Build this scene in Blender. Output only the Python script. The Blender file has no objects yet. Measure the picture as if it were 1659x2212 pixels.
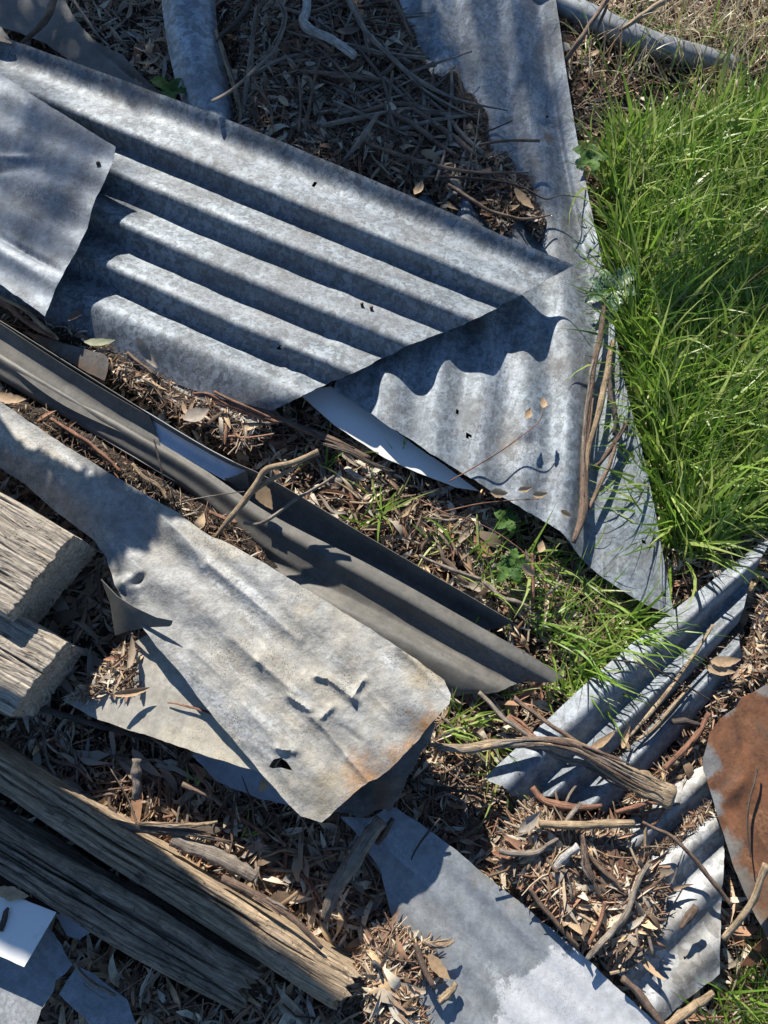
import bpy, bmesh, math, random
import numpy as np
from mathutils import Vector, Matrix
from mathutils.geometry import delaunay_2d_cdt

R = math.radians
rng = np.random.default_rng(7)
random.seed(7)
S = bpy.context.scene
COL = S.collection

# ------------------------------------------------------------------ camera, sky, sun, exposure
TILT, DIST = R(18), 1.30
CAM = np.array([0, -DIST*math.sin(TILT), DIST*math.cos(TILT)+0.03])
cd = bpy.data.cameras.new('camera'); cam = bpy.data.objects.new('camera', cd); COL.objects.link(cam)
cam.location = CAM; cam.rotation_euler = (TILT, 0, 0)
cd.sensor_fit = 'VERTICAL'; cd.sensor_height = 34.6; cd.sensor_width = 25.95; cd.lens = 24
cd.clip_start = 0.02; cd.clip_end = 500
S.camera = cam
SUN_EL, SUN_AZ = R(29), R(-18)          # azimuth of the sun measured from +Y towards +X
to_sun = np.array([math.sin(SUN_AZ)*math.cos(SUN_EL), math.cos(SUN_AZ)*math.cos(SUN_EL), math.sin(SUN_EL)])
sd = bpy.data.lights.new('sun', 'SUN'); sun = bpy.data.objects.new('sun', sd); COL.objects.link(sun)
sd.energy = 4.6; sd.angle = R(0.55); sd.color = (1.0, 0.93, 0.82)
sun.rotation_euler = Vector(to_sun).to_track_quat('Z', 'Y').to_euler()
sun.location = (0, 0, 5)
W = bpy.data.worlds.new('World'); S.world = W; W.use_nodes = True
nt = W.node_tree; nt.nodes.clear()
wo = nt.nodes.new('ShaderNodeOutputWorld'); bg = nt.nodes.new('ShaderNodeBackground'); sky = nt.nodes.new('ShaderNodeTexSky')
sky.sky_type = 'NISHITA'; sky.sun_disc = False; sky.sun_elevation = SUN_EL; sky.sun_rotation = SUN_AZ
sky.air_density = 1.0; sky.dust_density = 0.0; sky.ozone_density = 4.4
bg.inputs[1].default_value = 0.062
nt.links.new(sky.outputs[0], bg.inputs[0]); nt.links.new(bg.outputs[0], wo.inputs[0])
S.view_settings.view_transform = 'Standard'; S.view_settings.look = 'None'
S.view_settings.gamma = 1; S.view_settings.use_curve_mapping = False
S.view_settings.exposure = 1.0

# ------------------------------------------------------------------ where a point of the photograph lies at a given height
F = 24/34.6*2212
def at(px, py, z):
    px, py, z = np.asarray(px, float), np.asarray(py, float), np.asarray(z, float)
    dx, dy = (px-829.5)/F, (1106-py)/F
    c, s = math.cos(TILT), math.sin(TILT)
    wy, wz = dy*c + s, dy*s - c
    t = (z-CAM[2])/wz
    return np.stack([CAM[0]+dx*t, CAM[1]+wy*t, z+0*t], -1)
def proj(P):
    d = np.asarray(P, float)-CAM
    c, s = math.cos(TILT), math.sin(TILT)
    yc, zc = d[..., 1]*c+d[..., 2]*s, -d[..., 1]*s+d[..., 2]*c
    return np.stack([829.5+F*d[..., 0]/-zc, 1106-F*yc/-zc], -1)

# ------------------------------------------------------------------ noise
def _h(ix, iy, seed):
    n = (ix.astype(np.int64)*374761393 + iy.astype(np.int64)*668265263 + seed*1274126177) & 0x7fffffff
    n = ((n ^ (n >> 13))*1274126177) & 0x7fffffff
    return ((n ^ (n >> 16)) & 0xffff)/65535.0
def vn(x, y, seed=0):
    x, y = np.asarray(x, float), np.asarray(y, float)
    ix, iy = np.floor(x), np.floor(y); fx, fy = x-ix, y-iy
    fx, fy = fx*fx*(3-2*fx), fy*fy*(3-2*fy)
    a, b, c, d = _h(ix, iy, seed), _h(ix+1, iy, seed), _h(ix, iy+1, seed), _h(ix+1, iy+1, seed)
    return (a+(b-a)*fx)*(1-fy)+(c+(d-c)*fx)*fy - 0.5
def fbm(x, y, seed=0, o=3):
    r, a = 0, 1.0
    for k in range(o):
        r = r+a*vn(np.asarray(x)*2**k, np.asarray(y)*2**k, seed+k*17); a *= .5
    return r
def inside(px, py, poly):
    px, py = np.asarray(px, float), np.asarray(py, float)
    r = np.zeros(px.shape, bool); n = len(poly)
    for i in range(n):
        x0, y0 = poly[i]; x1, y1 = poly[(i+1) % n]
        if y0 == y1: continue
        c = ((y0 > py) != (y1 > py)) & (px < (x1-x0)*(py-y0)/(y1-y0)+x0)
        r ^= c
    return r

# ------------------------------------------------------------------ nodes
class NB:
    def __init__(s, name):
        s.m = bpy.data.materials.new(name); s.m.use_nodes = True; s.t = s.m.node_tree
        s.n = s.t.nodes; s.n.clear()
        s.out = s.n.new('ShaderNodeOutputMaterial'); s.p = s.n.new('ShaderNodeBsdfPrincipled')
        s.L(s.p.outputs[0], s.out.inputs[0])
        s.tc = s.n.new('ShaderNodeTexCoord')
    def L(s, a, b): s.t.links.new(a, b)
    def mapv(s, scale=(1, 1, 1), rot=0.0, src=None):
        m = s.n.new('ShaderNodeMapping'); m.inputs['Rotation'].default_value = (0, 0, rot)
        m.vector_type = 'POINT'
        r = s.n.new('ShaderNodeMapping'); r.inputs['Scale'].default_value = scale
        s.L(src or s.tc.outputs['Object'], m.inputs[0]); s.L(m.outputs[0], r.inputs[0])
        return r.outputs[0]
    def noise(s, v, scale, detail=4, rough=.55, dist=0.0):
        n = s.n.new('ShaderNodeTexNoise'); s.L(v, n.inputs['Vector'])
        n.inputs['Scale'].default_value = scale; n.inputs['Detail'].default_value = detail
        n.inputs['Roughness'].default_value = rough; n.inputs['Distortion'].default_value = dist
        return n.outputs[0]
    def vor(s, v, scale, out='Color', feat='F1', rand=1.0):
        n = s.n.new('ShaderNodeTexVoronoi'); s.L(v, n.inputs['Vector']); n.feature = feat
        n.inputs['Scale'].default_value = scale; n.inputs['Randomness'].default_value = rand
        return n.outputs[out]
    def rng(s, v, a, b, c=0.0, d=1.0):
        n = s.n.new('ShaderNodeMapRange'); n.inputs[1].default_value = a; n.inputs[2].default_value = b
        n.inputs[3].default_value = c; n.inputs[4].default_value = d; s.L(v, n.inputs[0]); return n.outputs[0]
    def math(s, op, a, b=None):
        n = s.n.new('ShaderNodeMath'); n.operation = op
        for i, v in enumerate((a, b)):
            if v is None: continue
            if isinstance(v, (int, float)): n.inputs[i].default_value = v
            else: s.L(v, n.inputs[i])
        return n.outputs[0]
    def mix(s, f, a, b, mode='MIX'):
        n = s.n.new('ShaderNodeMix'); n.data_type = 'RGBA'; n.blend_type = mode
        for i, v in ((0, f), (6, a), (7, b)):
            if isinstance(v, (int, float)): n.inputs[i].default_value = v
            elif isinstance(v, tuple): n.inputs[i].default_value = (*v[:3], 1)
            else: s.L(v, n.inputs[i])
        return n.outputs[2]
    def ramp(s, v, stops):
        n = s.n.new('ShaderNodeValToRGB'); e = n.color_ramp.elements
        while len(e) < len(stops): e.new(0.5)
        for k, (p, c) in enumerate(stops): e[k].position = p; e[k].color = (*c, 1)
        s.L(v, n.inputs[0]); return n.outputs[0]
    def bump(s, h, strength, dist):
        n = s.n.new('ShaderNodeBump'); n.inputs['Strength'].default_value = strength
        n.inputs['Distance'].default_value = dist; s.L(h, n.inputs['Height']); s.L(n.outputs[0], s.p.inputs['Normal'])
    def set(s, **k):
        for a, v in k.items():
            i = s.p.inputs[a.replace('_', ' ')]
            if isinstance(v, (int, float)): i.default_value = v
            elif isinstance(v, tuple): i.default_value = (*v, 1)
            else: s.L(v, i)

def metal(name, base=(.30, .31, .33), spangle=.5, ang=0.0, stain=(.15, .145, .14), stain_amt=.5, oxide=(.44, .46, .48), oxide_amt=.3,
          metallic=.5, rough=.48, speck=.6, rust=0.0, rust_col=(.30, .13, .05), streak=.5, bumpy=.25, cells=105, mottle=.35, spots=(), crinkle=0.0):
    b = NB(name)
    o = b.tc.outputs['Object']
    geo = b.n.new('ShaderNodeNewGeometry')
    wob = b.n.new('ShaderNodeVectorMath'); wob.operation = 'ADD'
    sc = b.n.new('ShaderNodeVectorMath'); sc.operation = 'SCALE'; sc.inputs[3].default_value = .012
    nn = b.n.new('ShaderNodeTexNoise'); nn.inputs['Scale'].default_value = 60; b.L(o, nn.inputs['Vector'])
    b.L(nn.outputs['Color'], sc.inputs[0]); b.L(o, wob.inputs[0]); b.L(sc.outputs[0], wob.inputs[1])
    v1 = b.vor(wob.outputs[0], cells); v2 = b.vor(wob.outputs[0], cells*2.3)
    sp = b.math('ADD', b.math('MULTIPLY', v1, .6), b.math('MULTIPLY', v2, .4))
    val = b.rng(sp, .3, .7, 1-.4*spangle, 1+.42*spangle)
    col = b.mix(1.0, base, val, 'MULTIPLY')
    mo = b.noise(o, 38, 8, .78)
    col = b.mix(1.0, col, b.rng(mo, .3, .7, 1-mottle, 1+mottle*.8), 'MULTIPLY')
    big = b.noise(o, 7, 7, .68)
    st = b.noise(b.mapv((3, 45, 10), -ang), 1.0, 5, .6)
    f = b.math('MULTIPLY', b.rng(big, .46, .66), stain_amt)
    col = b.mix(f, col, b.mix(1.0, stain, b.rng(mo, .3, .7, 1-mottle, 1+mottle*.8), 'MULTIPLY'))
    f = b.math('MULTIPLY', b.rng(st, .5, .72), streak)
    col = b.mix(f, col, tuple(c*.6 for c in base))
    ox = b.noise(b.mapv((4, 26, 10), -ang), 1.0, 7, .68)
    fo = b.math('MULTIPLY', b.rng(ox, .53, .64), oxide_amt)
    fn = b.noise(o, 160, 4, .7)
    fo = b.math('MULTIPLY', fo, b.rng(fn, .38, .58))
    col = b.mix(fo, col, oxide)
    for (px, py, pz, rad, c, lo, hi, nsc) in spots:
        dv = b.n.new('ShaderNodeVectorMath'); dv.operation = 'DISTANCE'; b.L(geo.outputs['Position'], dv.inputs[0]); dv.inputs[1].default_value = tuple(at(px, py, pz))
        near = b.rng(dv.outputs['Value'], rad*.25, rad, 1, 0)
        k = b.math('ADD', near, b.math('MULTIPLY', b.math('SUBTRACT', b.noise(o, nsc, 7, .72), .5), 2.2))
        col = b.mix(b.math('MULTIPLY', b.rng(k, lo, hi), b.rng(near, 0, .15)), col, b.mix(b.rng(b.noise(o, 60, 5, .7), .3, .7), c, tuple(x*.65 for x in c)))
    dots = b.rng(b.vor(o, 300, 'Distance'), .2, .3, 1, 0)
    patch = b.rng(b.noise(o, 13, 5, .7), .49, .6)
    d2 = b.math('MULTIPLY', b.math('MULTIPLY', dots, patch), speck)
    dots2 = b.rng(b.vor(o, 150, 'Distance'), .10, .2, 1, 0)
    d4 = b.math('MULTIPLY', b.math('MULTIPLY', dots2, b.rng(b.noise(o, 9, 5, .7), .56, .66)), speck)
    fine = b.rng(b.noise(o, 420, 2, .6), .6, .7)
    d3 = b.math('MULTIPLY', fine, speck*.45)
    col = b.mix(b.math('MAXIMUM', b.math('MAXIMUM', d2, d4), d3), col, (.04, .037, .034))
    if rust > 0:
        rn = b.noise(o, 9, 7, .7)
        fr = b.math('MULTIPLY', b.rng(rn, .62-.25*rust, .72-.2*rust), min(1, rust+.25))
        col = b.mix(fr, col, b.mix(b.rng(b.noise(o, 40, 6, .75), .3, .7), rust_col, tuple(c*.38 for c in rust_col)))
    b.set(Base_Color=col, Metallic=metallic, Roughness=b.rng(big, .3, .7, rough-.1, rough+.12))
    hh = b.math('ADD', b.math('MULTIPLY', sp, .3), b.noise(o, 110, 5, .6))
    if crinkle: hh = b.math('ADD', hh, b.math('MULTIPLY', b.noise(b.mapv((14, 30, 14), -ang), 1.0, 6, .62, .6), crinkle))
    b.bump(hh, bumpy, .0016 if not crinkle else .003)
    return b.m

YEL, RST, WHT = (.36, .28, .15), (.34, .19, .085), (.72, .74, .76)
MGALV = metal('galvanised_main', (.178, .210, .243), 1.0, R(-24), oxide=(.29, .315, .34), oxide_amt=.5, stain_amt=.5, speck=.95, mottle=.3, metallic=.22, rough=.66)
MGALV_B = metal('galvanised_dull', (.235, .275, .325), .3, R(-28), stain=(.12, .125, .135), stain_amt=.8, oxide=(.38, .41, .45), oxide_amt=.7, rough=.6, speck=1, metallic=.2, mottle=.5)
MGALV_D = metal('galvanised_streaked', (.195, .23, .262), .8, R(-102), oxide=(.38, .42, .47), oxide_amt=.9, stain=(.16, .145, .13), stain_amt=.5, speck=.9, mottle=.35, metallic=.25, rough=.6,
                spots=[(1190, 285, .06, .045, (.20, .13, .07), .6, 1.3, 30), (1100, 960, .06, .05, (.27, .2, .12), .8, 1.6, 30), (1030, 700, .06, .05, (.2, .14, .09), .7, 1.5, 30)])
MGALV_C = metal('galvanised_spangled', (.24, .275, .32), .95, R(-75), oxide_amt=.2, stain_amt=.5, speck=.7, cells=60)
MGALV_M = metal('galvanised_clean', (.185, .212, .245), .6, R(42), oxide_amt=.5, oxide=(.30, .33, .36), stain=(.13, .125, .115), stain_amt=.6, speck=.8, rough=.62, metallic=.25, streak=.7, mottle=.45)
MGALV_N = metal('galvanised_bright', (.29, .303, .312), 1.0, R(42), oxide=(.42, .43, .435), oxide_amt=.5, stain=(.21, .18, .13), stain_amt=.5, speck=.4, metallic=.25, rough=.62, cells=60)
MWEATH = metal('zinc_weathered', (.255, .262, .262), .15, R(-40), stain=(.38, .345, .275), stain_amt=.75, oxide=(.44, .46, .475), oxide_amt=.85, metallic=.1, rough=.65, speck=.85, streak=.55, bumpy=.5, mottle=.5, crinkle=.6,
               spots=[(930, 1590, .138, .08, RST, .5, 1.2, 22), (790, 1680, .146, .075, RST, .5, 1.2, 22), (860, 1640, .142, .06, RST, .55, 1.2, 22), (930, 1440, .134, .07, YEL, .6, 1.6, 20), (690, 1700, .148, .10, YEL, .6, 1.8, 20), (650, 1330, .112, .08, YEL, .8, 1.6, 20), (180, 960, .08, .06, (.4, .39, .33), .6, 1.5, 20)])
MCREAM = metal('zinc_cream', (.34, .325, .29), .05, R(-20), stain=(.46, .415, .31), stain_amt=.95, oxide=(.50, .48, .43), oxide_amt=.6, metallic=.0, rough=.7, speck=.5, streak=.2, mottle=.4)
MCHAR = metal('charcoal_painted_steel', (.108, .105, .096), .05, R(-30), stain=(.155, .146, .125), stain_amt=.9, oxide=(.24, .24, .23), oxide_amt=.4, metallic=.0, rough=.62, speck=.45, streak=.4, bumpy=.15, mottle=.4)
MBLUE = metal('pale_zinc', (.33, .36, .40), .08, R(-30), stain_amt=.3, oxide_amt=.15, rough=.42, speck=.35, bumpy=.1, mottle=.2)
MLINER = metal('zinc_sky_tint', (.58, .64, .72), .05, R(-30), stain=(.42, .46, .52), stain_amt=.4, oxide_amt=.1, rough=.4, speck=.3, bumpy=.1, mottle=.15, metallic=.3)  # light blue base stands in for the sky reflected in the liner
MSHEETL = metal('zinc_pale_sheet', (.275, .30, .325), .2, R(-40), oxide=(.42, .45, .48), oxide_amt=.8, stain=(.24, .23, .20), stain_amt=.35, metallic=.35, rough=.55, speck=.3, streak=.55, mottle=.4,
                spots=[(1310, 2190, .05, .20, WHT, .62, .72, 9), (1190, 2225, .05, .13, WHT, .62, .72, 11), (1240, 2120, .05, .08, WHT, .75, .9, 24), (1040, 1900, .05, .05, YEL, .9, 2.0, 30), (1110, 1965, .05, .05, YEL, .9, 2.0, 30), (920, 1880, .05, .05, (.42, .45, .48), .95, 1.25, 60)])
MBROWN = metal('brown_painted_sheet', (.155, .13, .105), .03, 0, stain=(.09, .077, .065), stain_amt=.8, oxide_amt=.05, metallic=.0, rough=.5, speck=.6)
MDARK = metal('dirty_steel', (.17, .155, .14), .1, 0, stain=(.08, .07, .06), stain_amt=.9, oxide_amt=.1, metallic=.1, rough=.7, speck=.8, rust=.35, mottle=.5)
MRUST = metal('rusted_steel', (.165, .07, .031), .05, R(-60), stain=(.06, .03, .02), stain_amt=.9, oxide=(.27, .13, .06), oxide_amt=.75, metallic=.0, rough=.7, speck=.7, mottle=.6, crinkle=.8,
              spots=[(1640, 1940, .075, .11, (.17, .145, .10), .7, 1.3, 14), (1650, 1560, .08, .06, (.15, .10, .06), .9, 1.5, 14), (1515, 1640, .075, .045, (.2, .2, .2), .35, .6, 16), (1530, 1740, .075, .042, (.24, .24, .24), .45, .75, 16), (1570, 1530, .075, .03, (.24, .22, .2), .5, .8, 16), (1560, 1830, .07, .05, (.22, .21, .19), .4, .8, 16), (1595, 1915, .07, .05, (.22, .20, .17), .4, .8, 16), (1620, 1990, .07, .05, (.22, .19, .15), .4, .8, 16), (1640, 1480, .08, .03, (.24, .22, .2), .5, .8, 16)])
def enamel():
    b = NB('white_enamel'); o = b.tc.outputs['Object']
    c = b.mix(b.rng(b.noise(o, 30, 6, .7), .62, .75, 0, .6), (.80, .80, .78), (.5, .48, .43))
    b.set(Base_Color=c, Roughness=.35); return b.m
MWHITE = enamel()

def timber_mat(name, c0, c1, tan=.0):
    b = NB(name); o = b.tc.outputs['Object']
    wn = b.n.new('ShaderNodeTexNoise'); wn.inputs['Scale'].default_value = 9; wn.inputs['Detail'].default_value = 3; b.L(o, wn.inputs['Vector'])
    sc = b.n.new('ShaderNodeVectorMath'); sc.operation = 'SCALE'; sc.inputs[3].default_value = .02; b.L(wn.outputs['Color'], sc.inputs[0])
    ad = b.n.new('ShaderNodeVectorMath'); ad.operation = 'ADD'; b.L(o, ad.inputs[0]); b.L(sc.outputs[0], ad.inputs[1]); w = ad.outputs[0]
    g = b.noise(b.mapv((9, 190, 190), 0, w), 1.0, 8, .72, .3)
    g2 = b.noise(b.mapv((30, 520, 520), 0, w), 1.0, 4, .65)
    cr = b.noise(b.mapv((3.5, 62, 62), 0, w), 1.0, 4, .6, .3)
    xc = b.noise(b.mapv((150, 45, 45), 0, w), 1.0, 4, .6, .3)
    big = b.noise(o, 11, 6, .7); blot = b.noise(o, 45, 6, .75)
    c = b.ramp(g, [(.3, tuple(x*.5 for x in c0)), (.44, c0), (.6, c1), (.8, tuple(min(1, x*1.15) for x in c1))])
    c = b.mix(1.0, c, b.rng(blot, .3, .7, .72, 1.25), 'MULTIPLY')
    c = b.mix(b.rng(g2, .46, .66, 0, .6), c, tuple(x*.4 for x in c0))
    line = b.math('MULTIPLY', b.rng(b.math('ABSOLUTE', b.math('SUBTRACT', cr, .5)), .0, .014, 1, 0), b.rng(b.noise(b.mapv((9, 30, 30), 0, w), 1.0, 3), .47, .55))
    xl = b.math('MULTIPLY', b.rng(b.math('ABSOLUTE', b.math('SUBTRACT', xc, .5)), .0, .012, 1, 0), b.rng(b.noise(o, 40, 3), .52, .6))
    line = b.math('MAXIMUM', line, b.math('MULTIPLY', xl, .7))
    c = b.mix(line, c, (.018, .015, .012))
    if tan: c = b.mix(b.rng(big, .42, .62, 0, tan), c, b.mix(1.0, (.34, .235, .13), b.rng(g, .3, .65, .4, 1.2), 'MULTIPLY'))
    b.set(Base_Color=c, Roughness=.88)
    hh = b.math('SUBTRACT', b.math('ADD', b.math('ADD', g, b.math('MULTIPLY', g2, .6)), b.math('MULTIPLY', blot, .5)), b.math('MULTIPLY', line, 1.4))
    b.bump(hh, .8, .003)
    return b.m
MTIMB = timber_mat('weathered_hardwood', (.32, .275, .22), (.50, .445, .37))
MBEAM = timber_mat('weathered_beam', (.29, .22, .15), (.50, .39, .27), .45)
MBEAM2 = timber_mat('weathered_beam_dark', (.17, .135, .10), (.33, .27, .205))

def stick_mat(name, c0, c1, c2):
    b = NB(name); oi = b.n.new('ShaderNodeObjectInfo')
    a = b.n.new('ShaderNodeAttribute'); a.attribute_name = 'sv'; v = a.outputs['Vector']
    g = b.noise(b.mapv((22, 330, 330), 0, v), 1.0, 6, .72, .6)
    g2 = b.noise(b.mapv((70, 90, 90), 0, v), 1.0, 4, .7)
    base = b.mix(oi.outputs['Random'], c0, c1)
    c = b.mix(b.rng(g, .44, .6), base, c2)
    c = b.mix(1.0, c, b.rng(g2, .3, .7, .6, 1.3), 'MULTIPLY')
    c = b.mix(b.rng(g, .62, .66), c, tuple(x*.3 for x in c2))
    b.set(Base_Color=c, Roughness=.85); b.bump(b.math('ADD', g, b.math('MULTIPLY', g2, .5)), 1.0, .004); return b.m
MSTICK = stick_mat('stick_brown', (.16, .105, .075), (.24, .165, .12), (.11, .075, .055))
MSTICKG = stick_mat('stick_grey', (.25, .21, .175), (.31, .265, .215), (.14, .115, .095))
MSTICKT = stick_mat('stick_tan', (.36, .265, .165), (.42, .33, .22), (.22, .15, .09))
MSTICKW = stick_mat('stick_white', (.50, .49, .47), (.56, .54, .51), (.24, .225, .21))
MSTICKR = stick_mat('stalk_red', (.25, .12, .075), (.30, .16, .10), (.16, .075, .05))
MSTICKD = stick_mat('stick_dark', (.07, .055, .045), (.10, .08, .065), (.04, .03, .025))

def leafy(name, use_attr, stops=None, trans=.15, rough=.7, vein=0.0):
    b = NB(name)
    if use_attr:
        a = b.n.new('ShaderNodeAttribute'); a.attribute_name = 'Col'; c = a.outputs['Color']
    else:
        oi = b.n.new('ShaderNodeObjectInfo'); c = b.ramp(oi.outputs['Random'], stops)
    g = b.noise(b.tc.outputs['Object'], 130, 4, .7)
    c = b.mix(1.0, c, b.rng(g, .3, .7, .72, 1.22), 'MULTIPLY')
    b.set(Base_Color=c, Roughness=rough)
    b.p.inputs['Specular IOR Level'].default_value = .35
    tr = b.n.new('ShaderNodeBsdfTranslucent'); b.L(c, tr.inputs[0])
    ms = b.n.new('ShaderNodeMixShader'); ms.inputs[0].default_value = trans
    b.L(b.p.outputs[0], ms.inputs[1]); b.L(tr.outputs[0], ms.inputs[2]); b.L(ms.outputs[0], b.out.inputs[0])
    return b.m
LEAF_STOPS = [(0, (.12, .085, .06)), (.25, (.22, .165, .12)), (.5, (.32, .265, .21)), (.75, (.37, .33, .28)), (.92, (.40, .28, .17)), (1, (.27, .25, .23))]
MLITTER = leafy('litter_pieces', True)
MLEAF = leafy('dry_leaf', False, LEAF_STOPS)
MGRASS = leafy('grass_blades', True, trans=.45, rough=.38)
MGREEN = leafy('weed_leaf', False, [(0, (.05, .12, .025)), (1, (.10, .2, .04))], trans=.3)
MVINE = leafy('vine_leaf', False, [(0, (.44, .30, .18)), (1, (.52, .38, .24))], trans=.25)
def thistle():
    b = NB('thistle_leaf'); o = b.tc.outputs['Object']
    e = b.rng(b.vor(o, 95, 'Distance', 'DISTANCE_TO_EDGE'), .0, .07, 1, 0)
    c = b.mix(e, b.mix(b.noise(o, 60), (.025, .07, .03), (.05, .11, .045)), (.26, .34, .26)); b.set(Base_Color=c, Roughness=.45); return b.m
MTHISTLE = thistle()
def soil_mat():
    b = NB('soil'); o = b.tc.outputs['Object']
    g = b.noise(o, 90, 7, .75)
    c = b.ramp(g, [(.25, (.018, .013, .010)), (.5, (.045, .033, .025)), (.75, (.10, .075, .055))])
    b.set(Base_Color=c, Roughness=.95); b.bump(g, 1, .01); return b.m
MSOIL = soil_mat()
def plain(name, c, rough=.6, metallic=0.0):
    b = NB(name); g = b.noise(b.tc.outputs['Object'], 200, 3)
    b.set(Base_Color=b.mix(1.0, c, b.rng(g, .3, .7, .7, 1.3), 'MULTIPLY'), Roughness=rough, Metallic=metallic); return b.m
MNAIL = plain('rusty_nail', (.09, .05, .035), .6, .5)

# ------------------------------------------------------------------ objects
def tag(o, label=None, cat=None, group=None, kind=None):
    if label: o['label'] = label
    if cat: o['category'] = cat
    if group: o['group'] = group
    if kind: o['kind'] = kind
    return o
def mesh_obj(name, V, Fc, mat, parent=None, smooth=True, origin=True, M=None):
    V = np.asarray(V, float)
    if M is not None:
        Mi = np.array(Matrix(M).inverted()); V = V@Mi[:3, :3].T+Mi[:3, 3]
    else:
        c = np.array([V[:, 0].mean(), V[:, 1].mean(), V[:, 2].min()]) if origin else np.zeros(3)
        V = V-c
    me = bpy.data.meshes.new(name); me.from_pydata(V.tolist(), [], Fc if isinstance(Fc, list) else Fc.tolist())
    me.materials.append(mat); me.validate()
    if smooth: me.shade_smooth()
    o = bpy.data.objects.new(name, me); COL.objects.link(o)
    if M is not None: o.matrix_world = Matrix(M)
    else: o.location = c
    if parent:
        o.parent = parent
        o.matrix_parent_inverse = parent.matrix_basis.inverted()
    return o
def solid(o, th=.0009, off=-1):
    m = o.modifiers.new('thickness', 'SOLIDIFY'); m.thickness = th; m.offset = off
    e = o.modifiers.new('crisp_edge', 'EDGE_SPLIT'); e.split_angle = R(55)
    return o

def catmull(P, n):
    P = np.asarray(P, float)
    if len(P) == 2:
        t = np.linspace(0, 1, n)[:, None]; return P[0]*(1-t)+P[1]*t
    d = np.r_[0, np.cumsum(np.linalg.norm(np.diff(P[:, :3], axis=0), axis=1))]
    q = np.linspace(0, d[-1], n)
    Pe = np.vstack([2*P[0]-P[1], P, 2*P[-1]-P[-2]])
    i = np.clip(np.searchsorted(d, q, 'right')-1, 0, len(P)-2)
    t = ((q-d[i])/(d[i+1]-d[i]+1e-12))[:, None]
    a, b, c, e = Pe[i], Pe[i+1], Pe[i+2], Pe[i+3]
    return .5*((2*b)+(-a+c)*t+(2*a-5*b+4*c-e)*t*t+(-a+3*b-3*c+e)*t**3)

def loft_grid(rails, nu, sub):
    rows = []
    for pts, z in rails:
        z = np.broadcast_to(np.asarray(z, float), (len(pts),)) if np.ndim(z) == 0 else np.interp(np.linspace(0, 1, len(pts)), np.linspace(0, 1, len(z)), z)
        p = np.array(pts, float)
        rows.append(catmull(at(p[:, 0], p[:, 1], z), nu))
    G = np.array(rows)                        # rails x nu x 3
    k = len(rails); out = []
    Ge = np.concatenate([2*G[:1]-G[1:2], G, 2*G[-1:]-G[-2:-1]])
    for i in range(k-1):
        for j in range(sub):
            t = j/sub; a, b, c, e = Ge[i], Ge[i+1], Ge[i+2], Ge[i+3]
            cr = .5*((2*b)+(-a+c)*t+(2*a-5*b+4*c-e)*t*t+(-a+3*b-3*c+e)*t**3)
            out.append(cr)
    out.append(G[-1])
    return np.array(out)
def dent(V, dents):
    for (px, py, z, r, d) in dents:
        c = at(px, py, z); q = np.hypot(V[..., 0]-c[0], V[..., 1]-c[1])/r
        V[..., 2] += d*np.exp(-q*q*1.6)
    return V
def loft(name, rails, mat, nu=120, sub=8, noise=.0015, nscale=14, dents=(), holes=(), parent=None, ragged=.0, seed=1, th=.0009):
    G = loft_grid(rails, nu, sub)
    G[..., 2] += noise*2*fbm(G[..., 0]*nscale, G[..., 1]*nscale, seed)
    if ragged:
        d = G[:, -1]-G[:, -2]; d = d/np.linalg.norm(d, axis=1)[:, None]
        r = ragged*fbm(np.arange(len(G))*.35, np.zeros(len(G)), seed+3)
        for k in range(1, 5): G[:, -k] += d*(r/k)[:, None]
    dent(G, dents)
    a, b = G.shape[:2]
    idx = np.arange(a*b).reshape(a, b)
    Q = np.stack([idx[:-1, :-1], idx[1:, :-1], idx[1:, 1:], idx[:-1, 1:]], -1).reshape(-1, 4)
    V = G.reshape(-1, 3)
    # keep faces looking up
    n = np.cross(V[Q[:, 1]]-V[Q[:, 0]], V[Q[:, 2]]-V[Q[:, 0]])
    if n[:, 2].sum() < 0: Q = Q[:, ::-1]
    if holes:
        cen = V[Q].mean(1); keep = np.ones(len(Q), bool)
        for (px, py, r) in holes:
            pc = proj(cen); keep &= np.hypot(pc[:, 0]-px, pc[:, 1]-py) > r
        Q = Q[keep]
    return solid(mesh_obj(name, V, Q, mat, parent), th)

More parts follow.
